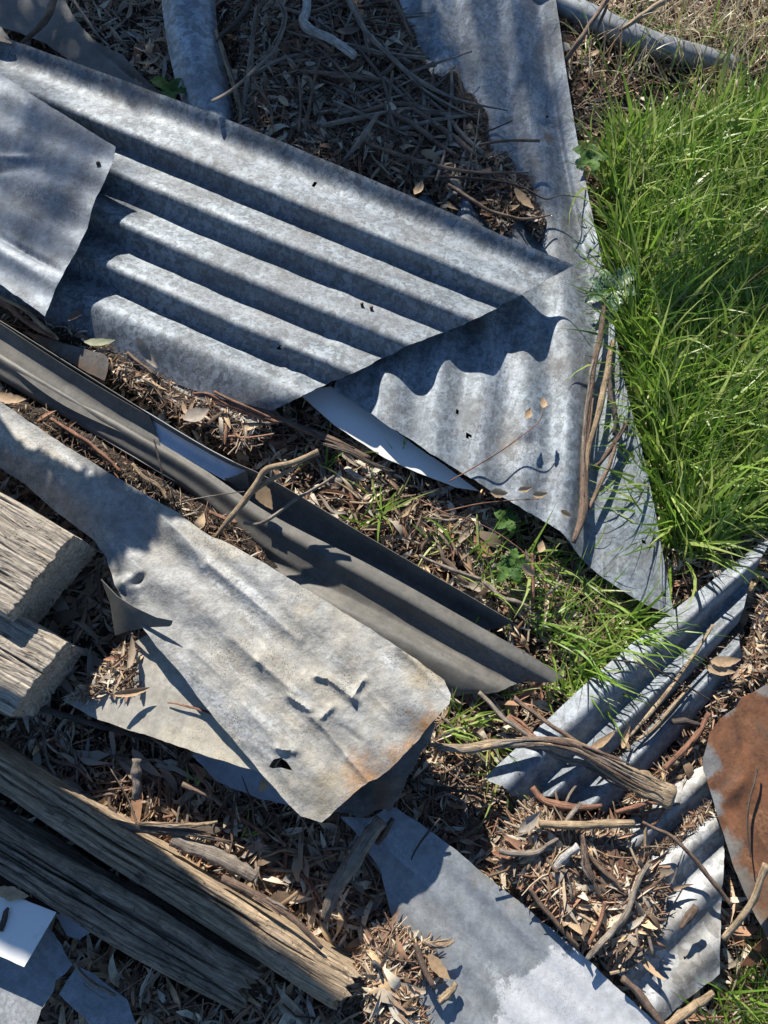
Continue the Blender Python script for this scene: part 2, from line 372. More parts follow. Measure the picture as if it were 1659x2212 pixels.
def densify(poly, step, jit=0, seed=0):
    out = []
    n = len(poly)
    for i in range(n):
        a, b = np.array(poly[i], float), np.array(poly[(i+1) % n], float)
        k = max(1, int(np.linalg.norm(b-a)/step))
        d = (b-a)/(np.linalg.norm(b-a)+1e-9); nrm = np.array([-d[1], d[0]])
        for j in range(k):
            p = a+(b-a)*j/k
            out.append(p+nrm*jit*2*fbm(p[0]*.05, p[1]*.05, seed, 3))
    return out
def patch(name, outline, zf, mat, res=.006, jit=1.5, holes=(), parent=None, seed=2, th=.0009, thick=True):
    """a sheet whose outline is given in the photograph and whose height over the ground is zf(x, y)"""
    def ground(P):
        P = np.array(P, float); z = np.full(len(P), .06)
        for _ in range(9):
            w = at(P[:, 0], P[:, 1], z); z = zf(w[:, 0], w[:, 1])
        return at(P[:, 0], P[:, 1], z)[:, :2]
    B = ground(densify(outline, 9, jit, seed))
    Hs = [ground(densify(h, 6, .8, seed+5)) for h in holes]
    x0, y0 = B.min(0); x1, y1 = B.max(0)
    gx, gy = np.meshgrid(np.arange(x0, x1, res), np.arange(y0, y1, res*.87))
    gx = gx+(np.arange(gx.shape[0]) % 2)[:, None]*res*.5
    g = np.stack([gx.ravel(), gy.ravel()], -1); g = g+rng.uniform(-.15, .15, g.shape)*res
    ok = inside(g[:, 0], g[:, 1], B)
    for H in Hs: ok &= ~inside(g[:, 0], g[:, 1], H)
    g = g[ok]
    loops = [B]+Hs; allb = np.vstack(loops)
    dmin = np.full(len(g), 9.0)
    for c in range(0, len(allb), 200):
        blk = allb[c:c+200]; dmin = np.minimum(dmin, np.hypot(g[:, None, 0]-blk[None, :, 0], g[:, None, 1]-blk[None, :, 1]).min(1))
    g = g[dmin > res*.5]
    edges = []; o = 0
    for l in loops:
        n = len(l); edges += [(o+i, o+(i+1) % n) for i in range(n)]; o += n
    P = np.vstack([allb, g])
    vs, _, fs, *_ = delaunay_2d_cdt([Vector(p) for p in P], edges, [], 4 if Hs else 1, 1e-7)
    xy = np.array([tuple(v) for v in vs]); V = np.c_[xy, zf(xy[:, 0], xy[:, 1])]
    Fc = [list(f) for f in fs]
    for H in Hs: Fc = [f for f, c in zip(Fc, inside(*np.array([xy[f].mean(0) for f in Fc]).T, H)) if not c]
    o = mesh_obj(name, V, Fc, mat, parent)
    return solid(o, th) if thick else o

def W2(px, py, z=.05):
    p = at(px, py, z); return float(p[0]), float(p[1])
def gauss(x, y, px, py, z, rx, ry, ang, d):
    cx, cy = W2(px, py, z); c, s = math.cos(ang), math.sin(ang)
    u, v = (x-cx)*c+(y-cy)*s, -(x-cx)*s+(y-cy)*c
    return d*np.exp(-(u/rx)**2-(v/ry)**2)
def plane(*pts):
    """height plane through three photograph points (px, py, z)"""
    P = np.array([at(*p) for p in pts]); A = np.c_[P[:, :2], np.ones(3)]
    k = np.linalg.solve(A, P[:, 2])
    return lambda x, y: k[0]*x+k[1]*y+k[2]

# tube along a path: sticks, stalks, pipes
def tube_geo(P, r, sides=8, flat=1.0, rough=.15, seed=0, twist=0.0, up=(0, 0, 1)):
    P = np.asarray(P, float); n = len(P)
    r = np.broadcast_to(r, (n,)) if np.ndim(r) == 0 else np.interp(np.linspace(0, 1, n), np.linspace(0, 1, len(r)), r)
    T = np.gradient(P, axis=0); T /= np.linalg.norm(T, axis=1)[:, None]+1e-12
    U = np.tile(np.array(up, float), (n, 1)); Sd = np.cross(T, U)
    bad = np.linalg.norm(Sd, axis=1) < .05; Sd[bad] = np.cross(T[bad], [1, .2, 0]); Sd /= np.linalg.norm(Sd, axis=1)[:, None]
    N = np.cross(Sd, T)
    V = []
    a0 = np.linspace(0, 2*np.pi, sides, endpoint=False)
    tw = np.linspace(0, twist, n)
    for i in range(n):
        k = r[i]*(1+rough*2*vn(a0*1.3+seed*3.7, np.full(sides, i*.33), seed)+rough*.8*vn(a0*3+seed, np.full(sides, i*.9), seed+9))
        x, y = np.cos(a0)*k, np.sin(a0)*k*flat
        c, s = math.cos(tw[i]), math.sin(tw[i]); x, y = x*c-y*s, x*s+y*c
        V.append(P[i]+x[:, None]*Sd[i]+y[:, None]*N[i])
    V = np.vstack(V); Fc = []
    for i in range(n-1):
        for j in range(sides):
            Fc.append([i*sides+j, (i*sides+(j+1) % sides), (i+1)*sides+(j+1) % sides, (i+1)*sides+j])
    Fc.append(list(range(sides))[::-1]); Fc.append([(n-1)*sides+j for j in range(sides)])
    return V, Fc
def sv(o, P, sides, r):
    s = np.r_[0, np.cumsum(np.linalg.norm(np.diff(P, axis=0), axis=1))]; a = np.linspace(0, 2*np.pi, sides, endpoint=False)
    q = np.stack([np.repeat(s, sides), np.tile(np.cos(a)*r, len(s)), np.tile(np.sin(a)*r, len(s))], -1)
    at_ = o.data.attributes.new('sv', 'FLOAT_VECTOR', 'POINT'); at_.data.foreach_set('vector', q.astype(np.float32).ravel())
def stick(name, label, cat, pts, r, z, mat, sides=9, flat=1.0, rough=.26, group=None, n=None, parent=None, seed=None, twist=0.0):
    p = np.array(pts, float); zz = np.interp(np.linspace(0, 1, len(p)), np.linspace(0, 1, np.size(z)), np.atleast_1d(z))
    P = catmull(at(p[:, 0], p[:, 1], zz), n or max(8, 5*len(p)))
    seed = seed if seed is not None else int(abs(p[0][0]*7+p[0][1]*3)) % 997
    V, Fc = tube_geo(P, np.atleast_1d(r)*.00078, sides, flat, rough, seed, twist)
    o = mesh_obj(name, V, Fc, mat, parent); sv(o, P, sides, np.mean(r)*.00078)
    if label: tag(o, label, cat, group)
    if cat == 'bark':                                  # loose strands peeling along the strip
        rm = float(np.max(r)); rg = np.random.default_rng(seed+5)
        d = np.gradient(P, axis=0); d /= np.linalg.norm(d, axis=1)[:, None]; sd_ = np.stack([-d[:, 1], d[:, 0], 0*d[:, 0]], -1)
        for k in range(3):
            i0 = int(rg.uniform(0, .45)*len(P)); i1 = int(rg.uniform(.6, 1)*len(P))
            off = rg.uniform(-.8, .8)*rm*.00078; wv = np.cumsum(rg.normal(0, .0006, len(P)))
            Q = P+sd_*(off+wv)[:, None]+np.array([0, 0, rm*.00078*flat*.75]); Q = Q[i0:i1]
            if len(Q) < 4: continue
            V, Fc = tube_geo(Q, np.array([.6, 1, .9, .4])*rm*.00078*rg.uniform(.22, .4), 6, .7, .3, seed+k)
            so = mesh_obj('bark_strand', V, Fc, (MSTICK, MSTICKG, mat)[k], o); sv(so, Q, 6, .002)
    return o
#__PART2__
# ================================================================== the ground
def ground_z(x, y):
    return .004*fbm(x*3, y*3, 5)+.006*fbm(x*11, y*11, 6)
def litter_h(x, y):
    """how deep the leaf litter lies"""
    return np.clip(.016+.026*fbm(x*5.5, y*5.5, 21, 3), .006, .032)
def make_ground():
    ax = np.unique(np.concatenate([np.linspace(-30, -1.4, 12), np.arange(-1.4, 1.4, .025), np.linspace(1.4, 30, 12)]))
    gx, gy = np.meshgrid(ax, ax); near = (np.abs(gx) < 1.5) & (np.abs(gy) < 1.5)
    z = np.where(near, ground_z(gx, gy), .004*fbm(gx*.5, gy*.5, 5))
    n = len(ax); idx = np.arange(n*n).reshape(n, n)
    Q = np.stack([idx[:-1, :-1], idx[:-1, 1:], idx[1:, 1:], idx[1:, :-1]], -1).reshape(-1, 4)
    o = mesh_obj('ground', np.c_[gx.ravel(), gy.ravel(), z.ravel()], Q, MSOIL, origin=False)
    tag(o, kind='structure')
make_ground()

# ================================================================== the sheets
# --- the big corrugated sheet across the top half
def mid(a, b, t=.5): return [tuple(np.array(p)*(1-t)+np.array(q)*t) for p, q in zip(a, b)]
def railset(crests, amp, base):
    """crests: polylines; base: height lists; valleys are put half way between"""
    rails = []
    for i, c in enumerate(crests):
        rails.append((c, [b+amp for b in base[i]]))
        if i < len(crests)-1:
            rails.append((mid(c, crests[i+1]), [(p+q)/2-amp for p, q in zip(base[i], base[i+1])]))
    return rails
ca = [[(-60, 55), (500, 262), (1240, 573)], [(-60, 150), (500, 375), (1130, 634)], [(-60, 238), (500, 475), (1030, 688)],
      [(-60, 338), (500, 585), (893, 742)], [(-60, 438), (500, 692), (768, 803)], [(-60, 545), (500, 788), (655, 852)], [(-60, 615), (360, 820), (588, 888)]]
ba = [[.082, .094, .114], [.077, .089, .109], [.071, .084, .104], [.064, .078, .098], [.058, .071, .091], [.052, .063, .083], [.036, .042, .062]]
rA = railset(ca[:6], .0135, ba[:6]); rA.append((ca[6], ba[6])); rA[0] = (ca[0], [b+.0045 for b in ba[0]])
A = loft('corrugated_sheet', rA, MGALV, nu=200, sub=9, noise=.0012, dents=[(600, 750, .08, .012, -.006), (640, 815, .08, .02, .006), (700, 740, .08, .02, -.004)],
         holes=[(678, 397, 4), (603, 752, 5)], ragged=.004, seed=3)
tag(A, 'large galvanised corrugated sheet with broad light and shadow bands, its end casting a wavy shadow', 'metal sheet')
for (px, py) in ((782, 656), (802, 664), (784, 687), (797, 690)):
    P = [at(px, py+3, .085), at(px, py, .094)]
    V, Fc = tube_geo(P, [.0028, .0036], 8, 1, .1, px)
    mesh_obj('nail_stub', V, Fc, MNAIL, A)

# --- flat sheet lying over its left end
zb0 = plane((0, 200, .118), (250, 318, .128), (95, 680, .112))
def zB(x, y):
    u = x*math.cos(R(-28))+y*math.sin(R(-28)); v = -x*math.sin(R(-28))+y*math.cos(R(-28))
    z = zb0(x, y)+.0022*np.sin(v*80)+.004*fbm(x*7, y*7, 31)
    z += gauss(x, y, 25, 345, .11, .05, .008, R(-5), .007)+gauss(x, y, 20, 370, .11, .04, .012, R(8), -.006)
    z += gauss(x, y, 60, 548, .11, .07, .006, R(-33), -.008)+gauss(x, y, 40, 570, .11, .07, .012, R(-33), .006)
    return z
B = patch('flat_sheet', [(-70, 118), (0, 160), (125, 240), (250, 317), (243, 352), (225, 392), (205, 432), (188, 492), (165, 540), (140, 585), (118, 625), (97, 683), (0, 614), (-70, 575)],
          zB, MGALV_B, seed=4, jit=1.2)
tag(B, 'dull grey flattened sheet at the left edge, overlapping the big corrugated sheet', 'metal sheet')
V, Fc = tube_geo([at(213, 352, .122), at(212, 353, .129)], [.0035, .0042], 8, 1, .1, 4)
mesh_obj('nail', V, Fc, MNAIL, B)

# --- narrow bowed strip at the top
rC = [([(345, -40), (358, 75), (378, 170), (402, 250)], .052), ([(372, -40), (386, 75), (410, 175), (440, 265)], .078), ([(408, -40), (424, 75), (448, 180), (480, 282)], .084),
      ([(442, -40), (455, 75), (478, 180), (508, 295)], .070), ([(462, -40), (472, 80), (495, 190), (520, 300)], .05)]
C_ = loft('bowed_strip', rC, MGALV_C, nu=90, sub=8, noise=.001, seed=5)
tag(C_, 'narrow bowed strip of spangled galvanised steel running in from the top edge', 'metal strip')

# --- long corrugated sheet on the right, running from top to its pointed lower end
zD = [.052, .052, .05, .046, .042, .04]
def rd(pts, dz, up=0): return (pts, [.046+dz, .046+dz, .046+dz, .045+dz+up*.4, .044+dz+up*.8, .044+dz*.7+up])
rD = [rd([(1195, -40), (1240, 260), (1305, 590), (1350, 830), (1400, 1030), (1458, 1336)], .012),
      rd([(1176, -40), (1222, 300), (1286, 600), (1322, 830), (1350, 1050), (1368, 1290)], .002),
      rd([(1150, -40), (1202, 300), (1266, 600), (1285, 800), (1280, 1000), (1268, 1218)], -.006),
      rd([(1104, -40), (1160, 300), (1215, 600), (1235, 800), (1230, 1000), (1222, 1160)], .013, .016),
      rd([(1060, -40), (1115, 300), (1166, 600), (1186, 800), (1182, 1000), (1172, 1124)], .002, .016),
      rd([(1014, -40), (1070, 300), (1120, 600), (1140, 800), (1133, 1000), (1124, 1097)], .014, .016),
      rd([(970, -40), (1025, 300), (1074, 600), (1094, 800), (1084, 960), (1078, 1070)], .003, .016),
      rd([(925, -40), (980, 300), (1030, 600), (1048, 800), (1038, 940), (1032, 1042)], .014, .016),
      rd([(880, -40), (935, 300), (985, 600), (1000, 780), (990, 900), (986, 1014)], .004, .016),
      rd([(838, -40), (892, 300), (940, 600), (952, 760), (945, 870), (940, 986)], .014, .016),
      rd([(794, -40), (850, 300), (895, 600), (905, 740), (898, 850), (893, 954)], .005, .016),
      rd([(750, -40), (805, 300), (850, 600), (860, 720), (850, 830), (846, 925)], .014, .016),
      rd([(706, -40), (760, 300), (806, 600), (812, 700), (800, 800), (795, 890)], .006, .016),
      rd([(660, -40), (715, 300), (756, 600), (756, 680), (745, 760), (720, 840)], .010, .016)]
D = loft('long_corrugated_sheet', rD, MGALV_D, nu=240, sub=8, noise=.0015, ragged=.003, seed=8,
         dents=[(1180, 255, .06, .022, -.008), (1175, 240, .07, .012, .005), (1140, 960, .06, .02, -.006), (1090, 270, .05, .018, -.006)],
         holes=[(989, 888, 5), (1011, 941, 5), (974, 1070, 4), (1368, 1174, 4), (1390, 1171, 5), (1431, 1286, 5), (1183, 250, 3)])
tag(D, 'long streaky corrugated sheet beside the grass, tapering to a sharp point', 'metal sheet')

# --- white panel peeping out below it
zP = plane((650, 858, .034), (830, 930, .036), (1020, 1056, .036))
P_ = patch('painted_sheet', [(640, 845), (715, 835), (790, 880), (830, 912), (900, 965), (960, 1005), (1034, 1060), (985, 1052), (900, 1020), (829, 988), (770, 950), (720, 916)],
           lambda x, y: zP(x, y)+.001*fbm(x*9, y*9, 3), MWHITE, seed=9, jit=.6, th=.0025)
tag(P_, 'smooth white painted panel sticking out in shade under the long corrugated sheet', 'metal sheet')

# --- charcoal sheets: channel, ridged sheet and liners
E1 = loft('charcoal_channel', [([(-40, 668), (415, 950), (587, 1037), (802, 1164), (1108, 1343)], [.076, .076, .074, .07, .062]),
                               ([(-40, 684), (408, 962), (581, 1051), (794, 1176), (1094, 1350)], [.05, .05, .048, .046, .042]),
                               ([(-40, 704), (398, 980), (575, 1072), (780, 1192), (1074, 1357)], [.027, .027, .027, .027, .026]),
                               ([(-40, 738), (384, 1003), (570, 1100), (770, 1214), (1052, 1360)], [.027, .027, .027, .027, .026]),
                               ([(-40, 790), (370, 1035), (560, 1130), (750, 1235), (1030, 1368)], [.036, .036, .036, .034, .032])],
          MCHAR, nu=160, sub=8, noise=.0008, seed=11)
tag(E1, 'long charcoal painted steel channel with a raised back edge, partly lined', 'metal sheet')
E2 = loft('charcoal_ridged_sheet', [([(-40, 738), (240, 898), (421, 1001), (587, 1112), (802, 1222), (1002, 1334), (1145, 1415), (1216, 1462)], [.050, .050, .050, .052, .054, .052, .046]),
                                    ([(-40, 752), (236, 912), (414, 1015), (577, 1130), (788, 1246), (988, 1360), (1125, 1435), (1192, 1474)], [.054, .054, .055, .057, .058, .056, .048]),
                                    ([(-40, 772), (231, 930), (407, 1034), (567, 1152), (783, 1270), (970, 1372), (1100, 1448), (1162, 1474)], [.044, .044, .044, .042, .040, .040, .038]),
                                    ([(-40, 792), (226, 948), (400, 1053), (560, 1176), (775, 1296), (952, 1390), (1080, 1460), (1132, 1473)], [.034, .034, .034, .034, .034, .034, .032]),
                                    ([(-40, 798), (222, 955), (396, 1060), (573, 1200), (768, 1306), (945, 1400), (1060, 1466), (1100, 1484)], [-.01, -.01, .004, .036, .040, .040, .038]),
                                    ([(-40, 803), (220, 960), (392, 1066), (588, 1232), (755, 1322), (925, 1412), (1045, 1474), (1062, 1498)], [-.02, -.02, -.01, .050, .054, .053, .048]),
                                    ([(-40, 806), (218, 964), (388, 1072), (580, 1262), (740, 1348), (890, 1432), (1000, 1490), (1022, 1499)], [-.02, -.02, -.012, .044, .046, .044, .040]),
                                    ([(-40, 810), (216, 968), (384, 1078), (570, 1290), (725, 1375), (865, 1455), (965, 1505), (985, 1502)], [-.03, -.03, -.02, .022, .026, .026, .024])],
          MCHAR, nu=200, sub=8, noise=.0008, ragged=.002, seed=12)
tag(E2, 'charcoal ridged steel sheet lying over the channel, ending in a point by the grass', 'metal sheet')
E3 = loft('channel_liner', [([(300, 880), (321, 892), (436, 961), (533, 1013)], .068), ([(312, 908), (335, 922), (432, 982), (522, 1026)], .053), ([(325, 944), (345, 956), (424, 1003), (486, 1038)], .050)],
          MLINER, nu=80, sub=8, noise=.001, seed=13)
tag(E3, 'short liner sheet inside the charcoal channel, coloured pale blue for reflected sky', 'metal strip')
mesh_obj('folded_lip', *(lambda a: (a.reshape(-1, 3), [[i, i+1, i+13, i+12] for i in range(11)]+[[12+i, 13+i, 25+i, 24+i] for i in range(11)]))(
    np.stack([catmull([at(x, y, z) for x, y, z in l], 12) for l in ([(483, 1034, .056), (505, 1029, .06), (533, 1017, .080)], [(500, 1044, .045), (520, 1042, .046), (536, 1035, .06)], [(512, 1056, .035), (527, 1056, .035), (539, 1052, .045)])])), MCHAR, E3)
E4 = loft('charcoal_liner', [([(-40, 672), (150, 796), (290, 880), (322, 897)], .0735), ([(-40, 692), (140, 820), (285, 905), (334, 925)], .056), ([(-40, 718), (125, 842), (275, 924), (345, 957)], .053), ([(-40, 742), (116, 862), (262, 934), (342, 968)], .052)],
          MCHAR, nu=80, sub=8, noise=.0008, seed=14)
tag(E4, 'charcoal steel liner with a curved cut end, nested in the channel', 'metal strip')
zs1 = plane((60, 715, .05), (230, 775, .06), (225, 818, .05))
S1 = patch('steel_offcut', [(48, 714), (90, 726), (132, 740), (180, 753), (225, 765), (235, 776), (233, 800), (226, 822), (190, 806), (140, 775), (90, 745)], lambda x, y: zs1(x, y)+.002*fbm(x*9, y*9, 4), MDARK, seed=15, jit=.6)
tag(S1, 'small dirty steel offcut wedged between the charcoal channel and the litter', 'metal scrap')
zs2 = plane((370, 840, .040), (600, 905, .040), (480, 890, .042))
S2 = patch('grey_offcut', [(350, 818), (420, 822), (510, 850), (600, 890), (612, 905), (560, 918), (500, 908), (430, 892), (380, 866)], lambda x, y: zs2(x, y)+.003*fbm(x*9, y*9, 6), MWEATH, seed=16)
tag(S2, 'pale grey steel offcut under the lower edge of the big corrugated sheet', 'metal scrap')

# --- weathered, flattened sheet in the lower middle
zf0 = plane((0, 930, .072), (950, 1480, .140), (690, 1760, .152))
def crease(x, y, pts, w, d, z=.1):
    """a sharp fold along a polyline"""
    P = [np.array(W2(px, py, z)) for px, py in pts]; q = np.stack([x, y], -1); dm = np.full(np.shape(x), 9.0)
    for a, b in zip(P[:-1], P[1:]):
        ab = b-a; t = np.clip(((q-a)@ab)/(ab@ab), 0, 1); dm = np.minimum(dm, np.linalg.norm(q-a-t[..., None]*ab, axis=-1))
    return d*np.exp(-dm/w)
def zF(x, y):
    a = R(-36); u = x*math.cos(a)+y*math.sin(a); v = -x*math.sin(a)+y*math.cos(a)
    z = zf0(x, y)+.0042*np.sin(v*72+1.6*fbm(u*4, v*3, 8))+.004*fbm(u*7, v*14, 41)+.0028*fbm(u*20, v*30, 43)
    for g in ((450, 1190, .10, .012, -38, -.006), (520, 1275, .10, .012, -40, .005), (275, 1265, .016, .012, 0, .018), (300, 1258, .014, .006, 40, -.014), (285, 1282, .01, .02, 20, .012), (400, 1150, .06, .02, -50, .008), (100, 1000, .2, .03, -32, .010), (740, 1500, .03, .03, -30, -.004)):
        z = z+gauss(x, y, g[0], g[1], .1, g[2], g[3], R(g[4]), g[5])
    for pts, w, d in (([(687, 1466), (711, 1470), (740, 1492), (768, 1515)], .006, .013), ([(786, 1474), (764, 1509)], .006, .010), ([(631, 1507), (675, 1537)], .005, .010), ([(723, 1531), (699, 1553)], .005, .008),
                      ([(679, 1551), (707, 1577), (750, 1630), (800, 1688)], .006, .007), ([(566, 1434), (643, 1500)], .008, .006), ([(510, 1386), (566, 1436)], .008, .005), ([(425, 1406), (501, 1476)], .008, .005),
                      ([(608, 1616), (645, 1622)], .005, .008), ([(857, 1402), (910, 1452), (970, 1519)], .010, .007), ([(540, 1527), (615, 1614)], .008, .005), ([(457, 1224), (560, 1310), (647, 1388)], .010, .006), ([(330, 1100), (420, 1180), (440, 1230)], .010, .006),
                      ([(780, 1600), (740, 1570)], .008, -.004), ([(860, 1560), (800, 1500)], .012, .004), ([(640, 1700), (600, 1640)], .01, .004)):
        z = z+crease(x, y, pts, w, d)
    return z
F_ = patch('flattened_sheet', [(-60, 832), (0, 868), (120, 948), (250, 1030), (385, 1108), (440, 1150), (505, 1180), (570, 1216), (700, 1296), (830, 1378), (900, 1425), (960, 1469), (973, 1500), (971, 1521), (945, 1548), (917, 1578), (905, 1598),
           (872, 1630), (840, 1663), (815, 1682), (797, 1689), (765, 1713), (730, 1745), (695, 1777), (650, 1763), (622, 1735), (555, 1659), (455, 1541), (395, 1461), (325, 1380), (300, 1345), (272, 1306), (246, 1262), (238, 1232), (230, 1205), (205, 1168), (158, 1134), (109, 1096), (54, 1047), (0, 1009), (-60, 985)],
           zF, MWEATH, res=.0031, seed=17, jit=1.2, holes=[[(581, 1657), (591, 1640), (607, 1636), (620, 1646), (632, 1665), (607, 1658), (588, 1660)]])
tag(F_, 'big battered grey-cream sheet with dents, a torn hole and a rust-tinted end', 'metal sheet')
fl = np.array([at(*p) for p in ((228, 1256, .085), (262, 1292, .10), (300, 1316, .115), (345, 1337, .125), (381, 1344, .128), (247, 1306, .072), (262, 1325, .085), (300, 1345, .1), (340, 1352, .115), (378, 1352, .122), (254, 1352, .056), (258, 1376, .06), (285, 1366, .075), (330, 1358, .1), (374, 1356, .118))])+np.array([0, 0, .018])
flp = mesh_obj('folded_flap', fl, [[i+5*k, i+1+5*k, i+6+5*k, i+5+5*k] for k in range(2) for i in range(4)], MCHAR, F_); solid(flp, .001)

# --- cream sheet below it, scraps around
zG = plane((150, 1510, .056), (340, 1400, .088), (555, 1662, .126))
G_ = patch('cream_sheet', [(135, 1512), (215, 1450), (295, 1384), (330, 1365), (450, 1480), (600, 1680), (556, 1667), (440, 1630), (330, 1592), (245, 1566), (190, 1545)],
           lambda x, y: zG(x, y)+.003*fbm(x*8, y*8, 51), MCREAM, seed=18)
tag(G_, 'cream coloured flat sheet showing under the battered grey sheet', 'metal sheet')
zG2 = plane((450, 1650, .036), (600, 1720, .036), (560, 1650, .04))
G2 = patch('blue_offcut', [(415, 1630), (520, 1640), (610, 1690), (640, 1745), (560, 1725), (470, 1690)], lambda x, y: zG2(x, y)+.002*fbm(x*8, y*8, 52), MBLUE, seed=19)
tag(G2, 'small bluish steel offcut in shadow below the cream sheet', 'metal scrap')
zT = plane((760, 1735, .08), (930, 1580, .085), (700, 1650, .095))
def zTt(x, y): return zT(x, y)+.016*fbm(x*13, y*13, 55)+.008*fbm(x*35, y*35, 56)
T_ = patch('crumpled_sheet', [(650, 1690), (800, 1560), (900, 1500), (940, 1550), (932, 1590), (912, 1622), (889, 1663), (872, 1703), (864, 1728), (842, 1750), (820, 1745), (782, 1764), (734, 1752), (690, 1760)], zTt, MDARK, seed=20, jit=5)
tag(T_, 'dark crumpled steel under the rust-tinted end of the battered sheet', 'metal scrap')

# --- brown panel, top left
zQ = plane((0, 0, .048), (390, 230, .05), (100, 120, .046))
def zQq(x, y):
    return zQ(x, y)+.002*fbm(x*6, y*6, 61)+gauss(x, y, 290, 165, .05, .09, .005, R(-42), -.009)+gauss(x, y, 320, 165, .05, .09, .02, R(-42), .006)
Q_ = patch('brown_sheet', [(-60, -60), (110, -50), (165, 45), (200, 85), (265, 120), (320, 178), (405, 245), (400, 262), (330, 235), (180, 152), (100, 95), (40, 70), (-60, 40)], zQq, MBROWN, seed=22)
tag(Q_, 'brown painted sheet half buried in shaded litter in the top left corner', 'metal sheet')
zQ2 = plane((-20, 60, .09), (30, 95, .085), (-20, 95, .09))
Q2 = patch('blue_steel_corner', [(-60, 30), (4, 58), (26, 95), (0, 88), (-60, 62)], lambda x, y: zQ2(x, y)+.001*fbm(x*6, y*6, 3), MDARK, seed=23)  # dark material stands in for the shade on this corner
tag(Q2, 'steel corner, coloured dark for shade, poking in above the big corrugated sheet at left edge', 'metal scrap')

# --- rolled tube, top right
tp = [at(x, y, z) for x, y, z in ((1150, -15, .035), (1235, 18, .038), (1320, 58, .036), (1420, 98, .03), (1530, 130, .018), (1600, 150, .0))]
V, Fc = tube_geo(catmull(tp, 60), [.027, .028, .028, .028, .027], 28, .8, .02, 3)
R_ = mesh_obj('steel_tube', V, Fc, MSHEETL); tag(R_, 'grey steel tube lying in dry grass at the top right', 'tube')

# --- corrugated offcut, lower right
def rm(pts, z): return (pts, z)
rM = [rm([(1683, 1142), (1365, 1390), (1159, 1576), (1045, 1680)], .046), rm([(1664, 1172), (1376, 1407), (1178, 1590), (1068, 1692)], .056),
      rm([(1645, 1204), (1388, 1424), (1197, 1605), (1090, 1705)], .062), rm([(1634, 1228), (1400, 1442), (1217, 1616), (1112, 1718)], .050),
      rm([(1622, 1250), (1409, 1457), (1235, 1627), (1130, 1732)], .034), rm([(1614, 1282), (1420, 1468), (1250, 1633), (1158, 1728)], .044),
      rm([(1607, 1312), (1432, 1478), (1266, 1640), (1186, 1718)], .058), rm([(1600, 1333), (1445, 1490), (1284, 1648), (1208, 1724)], .05),
      rm([(1592, 1356), (1456, 1501), (1302, 1656), (1228, 1732)], .034), rm([(1596, 1372), (1468, 1510), (1322, 1662), (1252, 1738)], .044),
      rm([(1598, 1392), (1482, 1520), (1345, 1666), (1275, 1740)], .056), rm([(1602, 1410), (1494, 1532), (1362, 1674), (1292, 1748)], .048), rm([(1606, 1426), (1504, 1546), (1380, 1684), (1310, 1756)], .034)]
M_ = loft('corrugated_offcut', rM, MGALV_M, nu=170, sub=6, noise=.001, ragged=.006, seed=24)
tag(M_, 'corrugated offcut with three ribs and grass-blade shadows, lower right', 'metal sheet')
zn0 = plane((1524, 1684, .046), (1550, 2000, .046), (1384, 1814, .044))
nx0, ny0 = W2(1454, 1749, .06)
_a, _b = np.array(W2(1384, 1814, .06)), np.array(W2(1524, 1684, .06)); _d = (_b-_a)/np.linalg.norm(_b-_a); _n = np.array([_d[1], -_d[0]])
def zN(x, y):
    v = (x-nx0)*_n[0]+(y-ny0)*_n[1]
    return zn0(x, y)+.0105*np.cos(v/.060*2*np.pi)*np.clip(1.15-v*4.0, .28, 1)+.003*fbm(x*9, y*9, 71)
N_ = patch('bright_corrugated_sheet', [(1330, 1800), (1420, 1700), (1526, 1650), (1535, 1710), (1540, 1744), (1552, 1775), (1565, 1812), (1562, 1880), (1558, 1945), (1556, 2030), (1554, 2104), (1490, 2155), (1428, 2208), (1400, 2175), (1340, 2110), (1300, 2060), (1300, 1900)],
           zN, MGALV_N, res=.005, seed=25, holes=[[(1476, 2067), (1480, 2066), (1483, 2070), (1479, 2073)]])
tag(N_, 'bright spangled corrugated sheet with a clipped corner, half under litter at lower right', 'metal sheet')

# --- rusty sheet, right edge
zo0 = plane((1530, 1620, .075), (1659, 1500, .085), (1650, 1950, .07))
def zO(x, y):
    return zo0(x, y)+.005*fbm(x*7, y*7, 81)+.003*fbm(x*22, y*22, 82)+gauss(x, y, 1640, 1700, .08, .012, .07, R(10), -.004)+gauss(x, y, 1590, 1700, .08, .03, .012, R(45), .006)
O_ = patch('rusty_sheet', [(1740, 1420), (1659, 1476), (1628, 1495), (1602, 1505), (1592, 1526), (1556, 1552), (1533, 1582), (1527, 1612), (1518, 1640), (1520, 1664), (1545, 1744), (1585, 1872), (1620, 1955), (1660, 2031), (1740, 2200)],
           zO, MRUST, seed=26, jit=.7)
tag(O_, 'rust-brown sheet with a grey rim at the right edge', 'metal sheet')
zo2 = plane((1600, 2080, .05), (1659, 2030, .06), (1659, 2070, .05))
O2 = patch('rusty_offcut', [(1600, 2085), (1625, 2050), (1662, 2012), (1720, 1980), (1720, 2040), (1662, 2062), (1625, 2088)], lambda x, y: zo2(x, y)+.008*np.sin((x+y)*60), MRUST, seed=27)
tag(O2, 'small curled rusty offcut below the rust-brown sheet at right edge', 'metal scrap')

